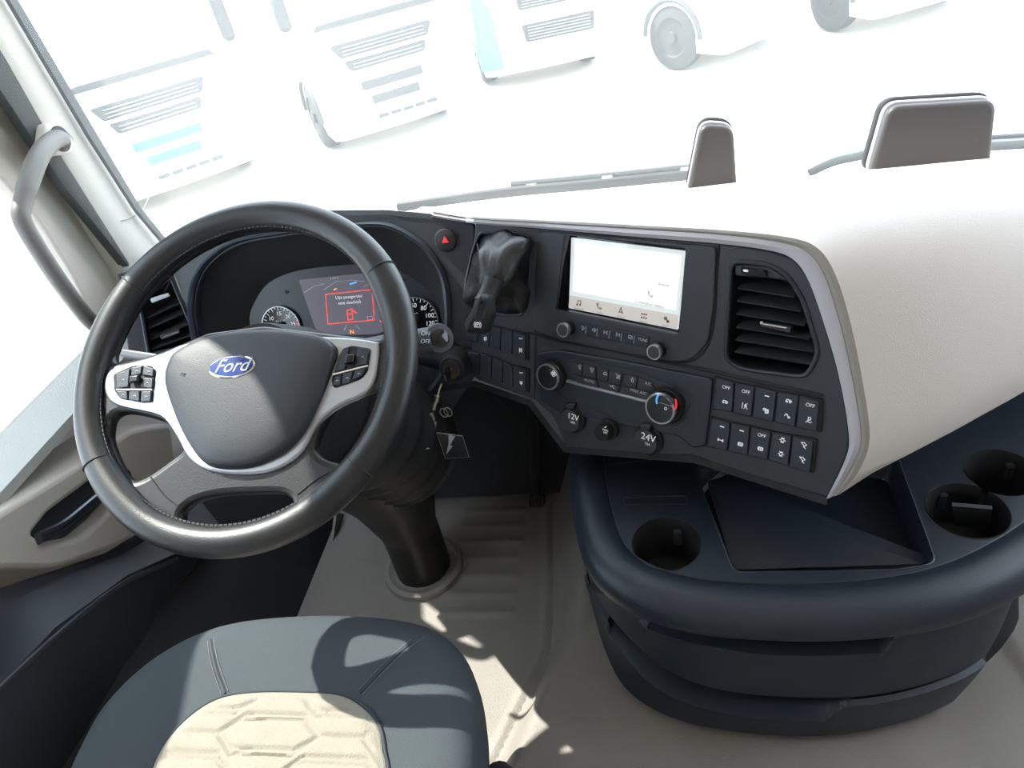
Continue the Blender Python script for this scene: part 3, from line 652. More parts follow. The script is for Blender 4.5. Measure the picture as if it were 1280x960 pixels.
def ic_(segs, px, s=.004, fr=None, m=ICN, par=None, w=.0008, name='icon'):
    fr = fr or SI; link(name, strokes(segs, fr, fr.uv(*px), s, w), m, par or scr)
NOTE = [[(-.6, -.7), (-.6, .8), (.6, 1), (.6, -.5)], arc(-.8, -.7, .22), arc(.4, -.5, .22)]
PHONE = [[(-.9, .9), (-.9, .3), (-.3, -.5), (.5, -.9), (.9, -.7)], [(-.9, .9), (-.5, .9), (-.5, .4)], [(.9, -.7), (.7, -.3), (.3, -.4)]]
NAV = [[(-.7, -.9), (0, 1), (.7, -.9), (0, -.4), (-.7, -.9)]]
DOTS = [arc(x, y, .18, n=6) for x in (-.8, 0, .8) for y in (-.6, .6)]
GEAR = [arc(-.3, .2, .5, n=8), arc(.6, -.6, .4, n=8), arc(-.3, .2, .15, n=6), arc(.6, -.6, .12, n=6)]
for s_, p in ((NOTE, (724, 379)), (PHONE, (749, 383)), (NAV, (776, 388)), (DOTS, (805, 395)), (GEAR, (833, 399))): ic_(s_, p, .0042)
for s_, p in (('Sursă audio', (724, 386)), ('Telefon', (750, 391)), ('Navigație', (776, 396)), ('Aplicații', (804, 402)), ('Setări', (832, 407))):
    link('menu_caption', text(s_, SI, p, .0034), ICP, scr)
ic_(PHONE, (813, 368), .004, m=ICP)
link('screen_caption', text('Conectați un telefon', SI, (812, 380), .0052), ICP, scr)
link('screen_caption', text('Bluetooth', SI, (830, 356), .004), ICP, scr)
def knob(par, fr, px, r, h, cap=GLOSS, ring=SILV, name='knob'):
    u = fr.uv(*px)
    k = link(name, lathe([(r*1.25, 0), (r*1.25, .003), (r*1.02, .004), (r, h*.9), (r*.94, h), (r*.8, h), (0, h)], fr, u, 40), MATTE, par)
    link('knob_ring', lathe([(r*1.02, h*.75), (r*1.03, h*.98), (r*.97, h+.0012), (r*.82, h+.001), (r*.80, h-.001)], fr, u, 40), ring, k)
    link('knob_face', lathe([(r*.80, h-.001), (r*.78, h+.0006), (0, h+.0009)], fr, u, 32), cap, k)
    return k
knob(iu, S, (713, 409), .0105, .020, cap=DARK); knob(iu, S, (826, 436), .0105, .020, cap=DARK)
bl, br = S.poly([(722, 402), (722, 414)]), S.poly([(812, 421), (812, 434)])
tops = [(722, 402), (736, 404), (750, 407), (766, 410), (781, 413), (797, 416), (814, 420)]
bots = [(721, 415), (735, 418), (749, 421), (764, 424), (779, 427), (795, 430), (812, 434)]
icons = [[[(-.8, 0), (0, .8), (.8, 0)], arc(0, -.6, .3)], [[(-.8, -.3), (-.3, -.3), (.3, -.8), (.3, .8), (-.3, .3), (-.8, .3), (-.8, -.3)], [(.6, -.5), (.9, .5)]],
         [[(-.8, -.7), (-.8, .7)], [(.8, .7), (-.4, 0), (.8, -.7), (.8, .7)]], [[(.8, -.7), (.8, .7)], [(-.8, .7), (.4, 0), (-.8, -.7), (-.8, .7)]],
         [[(-.8, -.6), (.8, -.6), (.8, .6), (-.8, .6), (-.8, -.6)], [(-.4, -.3), (.4, .3)]], None]
for i in range(6):
    b = link('media_button', plate([S.poly([tops[i], tops[i+1], bots[i+1], bots[i]])], S, .002, .0065, .0012), DARK2, iu)
    fb_ = S.off(.0067); c = ((tops[i][0]+bots[i+1][0])/2, (tops[i][1]+bots[i+1][1])/2)
    if icons[i]: ic_(icons[i], c, .0034, fb_, GREYP, b, .0008)
    else: link('icon', text('TUNE', fb_, (c[0]-1, c[1]), .0055), GREYP, b)
    if i: link('divider', tube([S.w(*S.uv(tops[i][0]-.3, tops[i][1]+2), .007), S.w(*S.uv(bots[i][0]+.3, bots[i][1]-2), .007)], .0007, 6), SILV, iu)

# -------- heater panel
hc = thing('climate_control_panel', 'heater control panel with two chrome-ringed dials and chrome strip, below the touchscreen', 'heater controls', S.hit(765, 485))
H4 = S.off(.004)
link('panel_body', plate([rnd(S.poly([(690, 452), (712, 446), (800, 464), (840, 480), (868, 500), (850, 532), (800, 528), (740, 510), (700, 492)]), .012)], S, .003, .0055, .001), DARK2, hc)
def button(par, pts, h0=.004, h1=.008, name='button'): return link(name, plate([rnd(S.poly(pts), .0025, 2)], S, h0, h1, .0012), DARK, par)
T5 = S.off(.0083)
bt_ = [((717, 450), (731, 453), (731, 467), (719, 465)), ((732, 453), (748, 457), (748, 471), (732, 468)), ((749, 458), (764, 461), (763, 476), (750, 473)), ((765, 461), (781, 465), (779, 479), (764, 476)),
       ((783, 466), (800, 469), (798, 484), (782, 480)), ((801, 470), (817, 476), (824, 489), (800, 484)), ((718, 467), (749, 473), (752, 485), (728, 480)), ((751, 475), (779, 481), (774, 490), (756, 487)), ((780, 482), (816, 488), (818, 498), (778, 491))]
B1 = [[(.2, 1), (-.6, .2), (.2, -.8)], [(.6, .8), (.2, 0), (.6, -.8)]]
B2 = [[(-.8, .6), (.8, .6), (.4, -.2), (-.4, -.2), (-.8, .6)], [(-.4, -.5), (-.2, -1)], [(.2, -.5), (.4, -1)]]
B3 = [[(-.8, -.4), (-.4, .5), (.4, .5), (.8, -.4), (-.8, -.4)], [(-.2, -.8), (.2, -.2)]]
B4 = [[(-.9, .9), (0, 0), (-.6, -.9)], arc(.5, .2, .35), arc(.1, -.6, .3), [(0, 0), (.9, -.9)]]
B5 = [[(-.4, -.8), (.4, -.8), (.4, .2), (-.2, .8), (-.4, -.8)], [(-.9, 0), (-.5, 0)]]
B8 = [[(-1, .3), (-.3, -.3), (0, .5), (.7, -.5), (1.2, -.3)], [(.5, .6), (1.1, .6)]]
for pts, ico in zip(bt_, (B1, B2, B3, B4, B5, 'A/C', 'AUTO', B8, 'MAX A/C')):
    b = button(hc, pts); c = (sum(p[0] for p in pts)/4, sum(p[1] for p in pts)/4)
    if isinstance(ico, str): link('icon', text(ico, T5, c, .0062), GREYP, b)
    else: ic_(ico, c, .0038, T5, GREYP, b, .0009)
link('chrome_strip', tube(cr([H4.off(.003).hit(*p) for p in ((709, 476), (740, 484), (780, 494), (814, 502), (838, 504))], 5, False), .0022, 8, flat=1.6), SILV, hc)
def dial(px, r, h):
    u = S.uv(*px)
    d = link('dial', lathe([(r*1.12, .003), (r*1.12, .010), (r*1.0, .012), (r*.98, h*.85), (r*.95, h), (r*.8, h+.0005), (0, h+.0008)], S, u, 48), mat('dial black', (.01, .01, .012), .4), hc)
    link('dial_ring', lathe([(r*.99, h*.8), (r*1.0, h), (r*.95, h+.0015), (r*.87, h+.0015), (r*.86, h)], S, u, 48), SILV, d)
    link('dial_collar', lathe([(r*1.16, .003), (r*1.22, .009), (r*1.14, .014), (r*.99, .014)], S, u, 48), MATTE, d)
    return d, S.off(h+.0012)
d, fd = dial((694, 467), .0205, .020)
c = fd.uv(692, 467)
link('dial_symbol', strokes([arc(.0, .45, .4, n=8), arc(0, -.45, .4, n=8), arc(.45, 0, .4, n=8), arc(-.45, 0, .4, n=8)], fd, c, .0055, .0008), WHITE, d)
link('dial_scale', strokes([arc(0, 0, 1, 40, 80, 5), arc(0, 0, 1, 100, 140, 5), [(-.75, .2), (-.4, .35)]], fd, (c[0], c[1]+.001), .012, .0006), mat('amber print', (.5, .42, .25), .5), d)
d, fd = dial((836, 504), .0225, .026)
c = fd.uv(833, 503)
link('dial_window', plate([rnd([(c[0]-.009, c[1]-.001), (c[0]+.009, c[1]-.001), (c[0]+.009, c[1]+.009), (c[0]-.009, c[1]+.009)], .002)], fd, -.001, .0003, .0001), mat('lcd dark', (.05, .055, .06), .15), d)
link('blue_mark', strokes([arc(0, 0, 1, 150, 200, 6)], fd, c, .0145, .0022), BLUEL, d)
link('red_mark', strokes([arc(0, 0, 1, -20, 30, 6)], fd, c, .0145, .0022), RED, d)
link('dial_line', strokes([[(-1, 0), (1, 0)]], fd, (c[0], c[1]-.003), .010, .0008), SILV, d)
link('dial_symbol', strokes([arc(0, 0, 1, n=10)], fd, (c[0], c[1]-.009), .0018, .0006), WHITE, d)

# -------- sockets and lighter
def socket(name, label, cat, px, r, words, grp=None):
    u = S.uv(*px); t = thing(name, label, cat, S.hit(*px), grp)
    link('collar', lathe([(r*1.18, -.002), (r*1.2, .004), (r*1.05, .006), (r*1.02, .002)], S, u, 36), MATTE, t)
    link('cap', lathe([(r, 0), (r, .008), (r*.93, .012), (0, .0135)], S, u, 36), DARK, t)
    f_ = S.off(.0138)
    for s_, dy, sz in words: link('printed_rating', text(s_, f_, (f_.uv(*px)[0]-.001, f_.uv(*px)[1]+dy), sz), WHITE, t)
    return t
t = socket('power_socket', 'round 12V power socket cap, leftmost under the heater panel', 'socket', (717, 523), .0185, (('12V', .002, .013), ('10A', -.007, .005)), 'power socket caps')
link('cap_tab', plate([rnd([(a, b) for a, b in S.poly([(712, 502), (724, 502), (722, 509), (713, 509)])], .002)], S, .004, .012, .002), DARK, t)
t = socket('power_socket', 'round 24V power socket cap, rightmost under the heater panel', 'socket', (811, 549), .0195, (('24V', .002, .0145), ('15A', -.008, .005)), 'power socket caps')
link('cap_tab', plate([rnd([(a, b) for a, b in S.poly([(804, 527), (818, 528), (816, 535), (805, 534)])], .002)], S, .004, .012, .002), DARK, t)
t = thing('mode_knob', 'small round black knob between the 12V and 24V sockets', 'knob', S.hit(759, 537)); u = S.uv(762, 535)
link('knob_body', lathe([(.0165, 0), (.0165, .008), (.014, .010), (.0130, .022), (.012, .024), (0, .0245)], S, u, 36), MATTE, t)
f_ = S.off(.0248); c = f_.uv(757, 537)
link('knob_print', join(strokes([[(-.5, 0), (.3, .9)], [(-.6, .1), (0, .1)]], f_, (c[0], c[1]+.003), .003, .0007), text('MAN', f_, (c[0], c[1]-.001), .0042), text('OFF', f_, (c[0], c[1]-.005), .0036)), WHITE, t)

# -------- switch banks
def px_mid(a, b, c, d, v): return ((lerp(a[0], c[0], v)+lerp(b[0], d[0], v))/2, (lerp(a[1], c[1], v)+lerp(b[1], d[1], v))/2)
I_CAR = [[(-1, -.2), (-.7, .4), (0, .4), (.2, -.2)], arc(-.6, -.4, .25, n=6), arc(.5, -.3, .3, n=6), [(.4, .4), (1, 0)]]
I_LANE = [[(-.9, -1), (-.9, 1)], [(-.2, -1), (.3, -.2), (.1, .6), (.7, 1)], [(.9, -1), (.5, 0)], arc(.2, .1, .35, n=6)]
I_TRK = [arc(-.5, .4, .4, n=6), [(-.1, .7), (1, .5), (1, -.7), (0, -.9), (-.1, .7)], [(.3, .4), (.3, -.7)], [(.7, .4), (.7, -.7)]]
I_MIR = [[(-.9, -.3), (-.5, .6), (.1, .3)], [(0, 0), (1, -.5)], arc(.6, -.5, .3, n=6)]
I_ESP = [[(-.4, 1), (.4, 1), (.4, .1), (-.4, .1), (-.4, 1)], [(0, .1), (-.9, -.9), (-.3, -.5), (.3, -.9), (.9, -.5)]]
I_AX = [[(-1, -.4), (-1, .4)], [(-.7, -.4), (-.7, .4)], [(-.7, 0), (.7, 0)], [(.7, -.4), (.7, .4)], [(1, -.4), (1, .4)]]
I_BRK = [arc(0, 0, .6, n=10), arc(0, 0, .9, 130, 230, 4), arc(0, 0, .9, -50, 50, 4), [(-.3, .3), (.3, -.3)]]
I_GR = [arc(0, 0, .6, n=6), [(-1, 0), (-.6, 0)], [(.6, 0), (1, 0)], [(-.5, .8), (.5, .8)], [(-.5, -.8), (.5, -.8)]]
I_LMP = [[(-1, .8), (0, 1), (.9, .3), (.3, -.3), (-1, .8)], [(0, -.5), (.7, -1)]]
def bank(label, fr, tp, bo, ics, grp='rocker switch banks'):
    t = thing('switch_bank', label, 'switches', fr.hit(*px_mid(tp[0], tp[-1], bo[0], bo[-1], .5)), grp)
    link('bank_frame', plate([rnd(fr.poly([(tp[0][0]-2.5, tp[0][1]-2)]+tp[1:-1]+[(tp[-1][0]+3, tp[-1][1]-1), (bo[-1][0]+3, bo[-1][1]+2)]+bo[1:-1][::-1]+[(bo[0][0]-2.5, bo[0][1]+1)]), .002, 2)], fr, -.001, .0035, .001), MATTE, t)
    for i in range(len(tp)-1):
        a, b, c, d = tp[i], tp[i+1], bo[i], bo[i+1]
        q = fr.poly([a, b, d, c]); cx = sum(p[0] for p in q)/4; cy = sum(p[1] for p in q)/4
        q = [(cx+(p[0]-cx)*.93, cy+(p[1]-cy)*.96) for p in q]
        me = plate([rnd(q, .0015, 2)], fr, .002, .0075, .0012)
        for v in me.vertices:      # rocker: the upper half tips in
            l = (v.co-fr.w(cx, cy, 0)); hh = l.dot(fr.n)
            if hh > .005: v.co += fr.n*(-.0018*max(0, l.dot(fr.e2)/.02))
        s = link('rocker_switch', me, DARK2, t)
        f_ = fr.off(.0079)
        for ic2, vv in zip(ics[i], (.27, .74)):
            m_ = px_mid(a, b, c, d, vv)
            if ic2 is None: continue
            if ic2 == '-': link('indicator', strokes([[(-1, 0), (1, 0)]], f_.off(-.0004 if vv < .5 else 0), f_.uv(*m_), .0022, .0013), WHITE, s)
            elif isinstance(ic2, str): link('icon', text(ic2, f_, m_, .0062), WHITE, s)
            else: ic_(ic2, m_, .0036, f_, WHITE, s, .0008)
    return t
bank('five rocker switches in a row just under the right-hand air vent', S,
     [(896.5, 471), (920.4, 477.5), (945.8, 481.7), (973.5, 488), (1000.6, 493), (1026.7, 499.4)],
     [(893.3, 509.8), (918.3, 514), (942.3, 520.2), (969.4, 526.5), (996.5, 532.7), (1024.6, 538)],
     [('OFF', I_CAR), ('OFF', I_LANE), ('-', I_TRK), (I_CAR, I_MIR), ('OFF', I_ESP)])
bank('five rocker switches in the lowest row right of the sockets', S,
     [(891.3, 521.3), (915.8, 526.5), (940.2, 531.7), (966.3, 538), (992.3, 543), (1019.4, 549.4)],
     [(887, 556.7), (912, 561.9), (937, 567), (962, 573.3), (988, 580.6), (1015.2, 589)],
     [('-', I_AX), ('-', I_BRK), ('OFF', I_BRK), (I_GR, I_GR), (I_LMP, I_LMP)])
sw = lambda L: [(540+x/4, 260+y/4) for x, y in L]
bank('upper row of dark rocker switches beneath the brake lever', Mp,
     sw([(180, 572), (240, 578), (300, 584), (355, 596), (412, 610), (475, 630)]), sw([(178, 652), (238, 668), (295, 690), (350, 708), (410, 730), (475, 755)]),
     [(None, None), (None, [[(-.6, -.8), (-.6, .6), (.4, .8), (.4, -.2), (-.6, -.2)], [(.1, -.2), (.1, -.9)]]), (None, None), (None, None), ('-', [[(-.5, -.9), (-.5, .9)], [(.5, -.9), (.5, .9)], [(-.5, .5), (.5, .5)], [(-.5, 0), (.5, 0)], [(-.5, -.5), (.5, -.5)]])])
bank('lower row of dark blanked switches left of the blower dial', Mp,
     sw([(185, 712), (245, 722), (307, 738), (360, 762), (410, 785), (480, 806)]), sw([(190, 818), (248, 834), (308, 852), (362, 874), (414, 892), (478, 914)]),
     [(None, None), (None, None), (None, None), (None, None), ('-', [[(-.6, .6), (.6, .6)], [(0, .6), (0, -.8)], arc(0, .1, .5, 180, 360, 5)])])

# -------- dash-top holders
def holder(label, px4, y, th, mats):
    fr = Fr((0, y, .68), (1, 0, 0), (0, .25, .97)); poly = fr.poly(px4)
    t = thing('dashtop_holder', label, 'holder', fr.hit(px4[0][0], px4[0][1]), 'dark holders standing on the dash top')
    bp = rnd(poly, .02, 6)
    link('body', plate([bp], fr, -th, 0, .007), mat('umber plastic', (.045, .04, .04), .45), t)
    c = Vector((sum(p[0] for p in bp)/len(bp), sum(p[1] for p in bp)/len(bp)))
    top = [p for p in bp]
    link('edge_band', plate([rnd([(c.x+(p[0]-c.x)*1.02, c.y+(p[1]-c.y)*1.03+.004) for p in poly], .022, 6)], fr, -th*.72, -th*.45, .003), SILT, t)
    link('back_shell', plate([rnd([(c.x+(p[0]-c.x)*1.04, c.y+(p[1]-c.y)*1.05+.008) for p in poly], .024, 6)], fr, -th*1.3, -th*.7, .006), MATTE, t)
    return t
holder('narrow dark rounded holder standing on the dash top, left one', [(858, 245), (922, 240), (917, 158), (876, 155)], .66, .035, None)
holder('wide dark rounded holder standing on the dash top near the right edge', [(1086, 222), (1238, 212), (1247, 124), (1112, 132)], .62, .045, None)

# ================================================================== STEERING COLUMN, STALKS, KEYS
st = thing('steering_column', 'black steering column with ribbed gaiter rising from the floor', 'steering column', (-.02, .30, 0))
ca = [Vector(p) for p in ((0, .02, .715), (0, .07, .66), (0, .13, .58), (-.005, .20, .47), (-.01, .26, .32), (-.018, .29, .18), (-.02, .30, .10), (-.02, .30, -.02))]
link('shroud', tube(cr(ca[:4], 5, False), [.075, .078, .08, .084, .088, .092, .097, .10, .104, .106, .108, .108, .106, .102, .098, .095], 28, flat=.9), MATTE, st)
pth = cr(ca[3:], 6, False)
link('boot_cover', tube(pth, [lerp(.112, .058, sm(i/(len(pth)*.62))) for i in range(len(pth))], 28), mat('boot rubber', (.014, .014, .014), .42), st)
gp = cr([(.03, .10, .60), (.045, .17, .50), (.05, .24, .40)], 12, False)
link('ribbed_gaiter', tube(gp, [.098+.006*(i % 4 < 2) for i in range(len(gp))], 32), RUBBER, st)
link('floor_collar', lathe([(.085, .0), (.083, .010), (.074, .013), (.064, .009), (.06, .0)], HZ(.003), (-.02, .30), 40), FLOORM, st)
# ignition lock
il = thing('ignition_lock', 'black ignition lock barrel under the right-hand stalk', 'ignition lock', (.17, .2, .55))
IG = tilted(F.off(.0).hit(563, 462)+Vector((0, -.05, .02)), 10, 20)
iuv = IG.uv(564, 462)
link('lock_barrel', lathe([(.022, -.08), (.022, -.004), (.019, .0), (.012, .0), (.010, -.004), (0, -.004)], IG, iuv, 28), MATTE, il)
link('lock_ring', lathe([(.015, -.001), (.015, .002), (.011, .002), (.011, -.002)], IG, iuv, 28), mat('bronze ring', (.18, .15, .12), .3, metal=.8), il)
link('lock_housing', tube([IG.w(iuv[0]-.09, iuv[1]+.02, -.05), IG.w(iuv[0], iuv[1], -.045)], .024, 16), MATTE, il)
ky = thing('ignition_key', 'black-headed key in the ignition lock', 'key', IG.hit(560, 465))
k0 = IG.w(*iuv, .0); k1 = IG.off(.055).hit(556, 474)
kd = (k1-k0).normalized()
link('key_head', tube([k0+kd*.012, k0+kd*.02, k0+kd*.045, k0+kd*.052], [.006, .0105, .0095, .005], 12, flat=.4), GLOSS, ky)
link('key_blade', tube([k0-kd*.01, k0+kd*.014], .003, 8, flat=.4), METAL, ky)
KF = Fr(k1, (1, 0, 0), (0, .2, 1))
def kp(*pts): return [KF.hit(*p) for p in pts]
kr = thing('key_ring', 'steel split ring and clasp hanging from the ignition key', 'key ring', k1)
link('chain', tube(cr(kp((552, 480), (549, 488), (547, 495)), 4, False), .0016, 8), METAL, kr)
for c in ((555, 516), (560, 515)):
    u = KF.uv(*c); link('split_ring', tube([KF.w(u[0]+.006*cos(a), u[1]+.009*sin(a), .003*sin(a)) for a in [2*pi*k/24 for k in range(25)]], .0009, 6, cap=False), METAL, kr)
link('clasp', tube(cr(kp((546, 494), (546, 500), (543, 506), (542, 512)), 4, False), [.0035, .0045]+[.003]*11, 10, flat=.5), METAL, kr)
hk = thing('spare_key', 'flat steel key dangling beside the split ring', 'key', KF.hit(536, 525))
link('key_bow', plate([rnd(KF.poly([(532, 518), (541, 516), (544, 525), (538, 531), (530, 531)]), .002)], KF, -.001, .001, .0004), METAL, hk)
link('key_blade', plate([KF.poly([(543, 527), (546, 527), (542, 547), (539, 546)])], KF, -.001, .001, .0003), METAL, hk)
fo = thing('key_fob', 'square clear key tag with slanted silver mark, hanging lowest of the keys', 'key fob', KF.hit(568, 555))
FB = KF.off(.004)
link('tag_plate', plate([rnd(FB.poly([(546, 541), (578, 545), (586, 571), (557, 573)]), .001)], FB, -.002, .001, .0006), mat('fob dark', (.02, .02, .025), .2), fo)
ed = FB.poly([(546, 541), (578, 545), (586, 571), (557, 573)])
link('tag_edge', tube([FB.w(*p, 0) for p in ed+ed[:1]], .0009, 6), SILV, fo)
link('tag_mark', plate([FB.poly([(561, 543), (569, 545), (563, 556), (566, 557), (558, 568), (561, 554)])], FB, .0008, .0016, .0002), SILV, fo)
# stalks
sk = thing('column_stalk', 'thick black column stalk with round end knob, right of the steering wheel', 'stalk', (.14, .1, .68))
SKF = Fr((0, .10, .66), (1, 0, 0), (0, cos(radians(36)), sin(radians(36))))
sp_ = [SKF.hit(*p) for p in ((440, 440), (500, 430), (526, 427), (540, 424), (546, 423))]
link('stalk_arm', tube(sp_[:4], [.015, .017, .018, .017], 20), DARK, sk)
nn = Vector((.60, -.62, .50)).normalized()
KE = Fr(SKF.hit(550, 423), Vector((0, 0, 1)).cross(nn), nn.cross(Vector((0, 0, 1)).cross(nn)))
link('end_knob', lathe([(.014, -.045), (.020, -.030), (.0215, -.006), (.0195, 0), (.015, .001), (0, .001)], KE, (0, 0), 32), DARK, sk)
link('end_button', lathe([(.0125, -.001), (.0125, .003), (.010, .004), (0, .0042)], KE, (0, 0), 28), GLOSS, sk)
link('stalk_print', join(text('ON', SKF.off(.019), (532, 417), .008, rot=-.1), text('OFF', SKF.off(.019), (532, 427), .008, rot=-.1)), GREYP, sk)
s2 = thing('column_stalk', 'slim dark column stalk end poking out left of the steering wheel hub', 'stalk', (-.14, .1, .68))
sq_ = [SKF.hit(*p) for p in ((250, 460), (190, 448), (160, 443), (152, 441))]
link('stalk_arm', tube(sq_, [.010, .009, .008, .006], 12, flat=.6), mat('stalk grey', (.12, .12, .13), .35), s2)

# ================================================================== STEERING WHEEL
sw_ = thing('steering_wheel', 'black leather four-spoke steering wheel with silver bezel and blue oval badge', 'steering wheel', (0, 0, .75))
RR = .2060
def rim():
    rings = []
    n = 160
    for i in range(n):
        a = 2*pi*i/n; dg = (math.degrees(a)+360) % 360
        k = 1+.10*exp(-((dg-160)/16)**2)+.10*exp(-((dg-20)/16)**2)+.08*exp(-((dg-225)/14)**2)+.08*exp(-((dg-315)/14)**2)
        rr_, rh = .0185*k, .0165*(1+(k-1)*.5)
        rings.append([WF.w((RR+rr_*cos(b)-(k-1)*.02)*cos(a), (RR+rr_*cos(b)-(k-1)*.02)*sin(a), rh*sin(b)) for b in [2*pi*j/24 for j in range(24)]])
    rings.append(rings[0]); return loft(rings)
link('rim', rim(), LEATH, sw_, ang=80)
for dg in (143, 32, 212, 322):
    a = radians(dg); k = 1.0
    link('rim_seam', tube([WF.w((RR+.0192*k*cos(b))*cos(a), (RR+.0192*k*cos(b))*sin(a), .0172*sin(b)) for b in [2*pi*j/24 for j in range(25)]], .0009, 6, cap=False), MATTE, sw_)
# stitches round the inside of the rim
vs = []; me_l = []
bm = bmesh.new()
for i in range(200):
    a = 2*pi*i/200; c = WF.w((RR-.0185)*cos(a), (RR-.0185)*sin(a), .004); tdir = (WF.e1*-sin(a)+WF.e2*cos(a))
    d = tdir*.0022; nn_ = WF.n*.0009; rd = (WF.e1*cos(a)+WF.e2*sin(a))*.0012
    q = [c-d-nn_-rd, c+d-nn_-rd, c+d+nn_-rd, c-d+nn_-rd, c-d-nn_+rd, c+d-nn_+rd, c+d+nn_+rd, c-d+nn_+rd]; V = [bm.verts.new(p) for p in q]
    for f in ((0, 1, 2, 3), (7, 6, 5, 4), (0, 4, 5, 1), (2, 6, 7, 3), (1, 5, 6, 2), (0, 3, 7, 4)): bm.faces.new([V[j] for j in f])
me = bpy.data.meshes.new('s'); bm.to_mesh(me); bm.free()
link('rim_stitching', me, STITCHD, sw_, smooth=False)['kind'] = 'stuff'
c3 = lambda L: [(80+x/3.556, 430+y/3.556) for x, y in L]
c4 = lambda L: [(380+x/3.43, 420+y/3.43) for x, y in L]
WS = WF.off(-.004)
hb_ = cr(WS.poly([(228, 647), (232, 636), (249, 626), (282, 619), (345, 617), (362, 622), (366, 632), (357, 647), (325, 658), (277, 662), (240, 656)]), 4)
hr = cr(WS.poly([(395, 557), (405, 530), (428, 505), (459, 491), (476, 489), (480, 505), (464, 545), (441, 578), (415, 577), (399, 569)]), 4)
hl = cr(WS.poly(c3([(205, 380), (218, 330), (262, 308), (340, 315), (430, 340), (475, 365), (505, 420), (532, 470), (460, 530), (380, 585), (320, 608), (280, 588), (235, 510), (207, 430)])), 4)
ta = [(.190*cos(radians(a)), .190*sin(radians(a))) for a in range(168, 8, -8)]
ht = ta+[WS.uv(*p) for p in ((478, 424), (440, 420), (405, 416), (330, 407), (260, 416), (222, 432), (190, 444), (158, 452), (142, 455))]
disc = [(.200*cos(2*pi*k/72), .200*sin(2*pi*k/72)) for k in range(72)]
link('spokes', plate([disc, rnd(ht, .008), hb_, hr, hl], WF, -.020, .0, .008), LEATH, sw_, ang=50)
# silver bezel
bz = WS.off(.006).poly([(205, 441), (160, 456), (139, 462), (131, 478), (134, 497), (150, 508), (188, 516), (206, 524), (222, 547), (236, 572), (262, 589), (305, 594), (345, 588), (378, 566), (398, 530), (425, 508), (455, 494), (470, 474), (475, 434), (469, 427), (440, 423), (405, 421), (330, 420), (240, 428)])
link('silver_bezel', plate([cr(bz, 3)], WF, -.006, .004, .0035), SILV, sw_, label='satin silver bezel round the hub')
pad_px = [(205, 478), (209, 452), (222, 436), (262, 419), (330, 411), (392, 417), (414, 428), (420, 440), (413, 462), (398, 500), (378, 540), (352, 566), (318, 582), (285, 586), (256, 580), (236, 556), (219, 522)]
PF = WF.off(.010)
pad = cr(PF.poly(pad_px), 5)
prof = [(1, -.012), (1.0, .004), (.985, .010), (.955, .014), (.90, .0165), (.75, .0195), (.55, .021), (.3, .022), (.12, .0222)]
link('airbag_pad', dome(pad, WF, prof), PAD, sw_, ang=60)
BF = WF.off(.0205)
u = BF.uv(291, 459)
em = link('badge', lathe([(.0, 0)], BF, u, 8) if False else dome(circ(u[0], u[1], .0300, 48, .0138, rot=.03), BF, [(1, -.004), (1, .002), (.93, .003), (.9, .0022), (.5, .003)]), CHROME, sw_, label='blue oval badge with white script')
link('badge_field', dome(circ(u[0], u[1], .0275, 48, .0116, rot=.03), BF, [(1, .001), (.98, .0034), (.5, .0038)]), mat('badge blue', (.015, .04, .22), .25), em)
link('badge_script', text('Ford', BF, u, .0225, .0040, shear=.45, th=.0003), SILV, em)
for p in ((228, 468), (355, 451)):
    f_ = WF.off(.0205); link('pad_mark', strokes([[(-1, .3), (0, -.2), (1, .3)], arc(-.4, .3, .25, n=6), [(.2, -.3), (.8, -.5)]], f_, f_.uv(*p), .0035, .0006), DARK, sw_)
# control pods
def pod(cols, name_px, par=sw_):
    for pts in cols:
        B = link('pod_button', plate([rnd(WF.off(.006).poly(pts), .0015, 2)], WF, .002, .0072, .0012), DARK2, par)
        f_ = WF.off(.0074); c = (sum(p[0] for p in pts)/4, sum(p[1] for p in pts)/4)
        ic_([[(-1, -.3), (0, .5), (1, -.3)]], c, .0016, f_, GREYP, B, .0005)
link('pod_base', plate([rnd(WF.off(.004).poly([(142, 468), (166, 457), (190, 457), (195, 466), (191, 500), (180, 504), (150, 498), (143, 488)]), .004)], WF, .002, .005, .001), MATTE, sw_)
pod([[(145, 468), (163, 461), (161, 484), (146, 486)], [(165, 460), (178, 457), (177, 468), (164, 470)], [(180, 457), (193, 461), (192, 471), (178, 469)], [(178, 472), (192, 473), (191, 486), (176, 484)],
     [(146, 489), (160, 488), (160, 500), (150, 498)], [(162, 488), (175, 488), (175, 502), (161, 500)], [(177, 489), (190, 489), (189, 502), (176, 503)]], None)
link('pod_toggle', plate([rnd(WF.off(.010).poly([(163, 470), (175, 469), (174, 478), (162, 479)]), .0015)], WF, .006, .013, .002), GLOSS, sw_)
link('pod_chrome', tube([WF.off(.0075).hit(146, 487), WF.off(.0075).hit(190, 487)], .0011, 6), CHROME, sw_)
link('pod_base', plate([rnd(WF.off(.004).poly([(414, 476), (428, 436), (440, 432), (464, 436), (460, 464), (452, 474), (418, 486)]), .004)], WF, .002, .005, .001), MATTE, sw_)
pod([[(423, 446), (430, 435), (437, 434), (431, 462), (418, 466)], [(448, 434), (463, 437), (459, 455), (444, 459)], [(418, 471), (427, 468), (426, 481), (415, 483)], [(429, 467), (442, 464), (438, 478), (428, 481)], [(444, 463), (458, 459), (453, 470), (440, 476)]], None)
link('pod_toggle', plate([rnd(WF.off(.010).poly([(433, 444), (444, 443), (442, 453), (431, 455)]), .0015)], WF, .006, .013, .002), GLOSS, sw_)
link('pod_chrome', tube([WF.off(.0078).hit(416, 468), WF.off(.0078).hit(460, 457)], .0011, 6), CHROME, sw_)
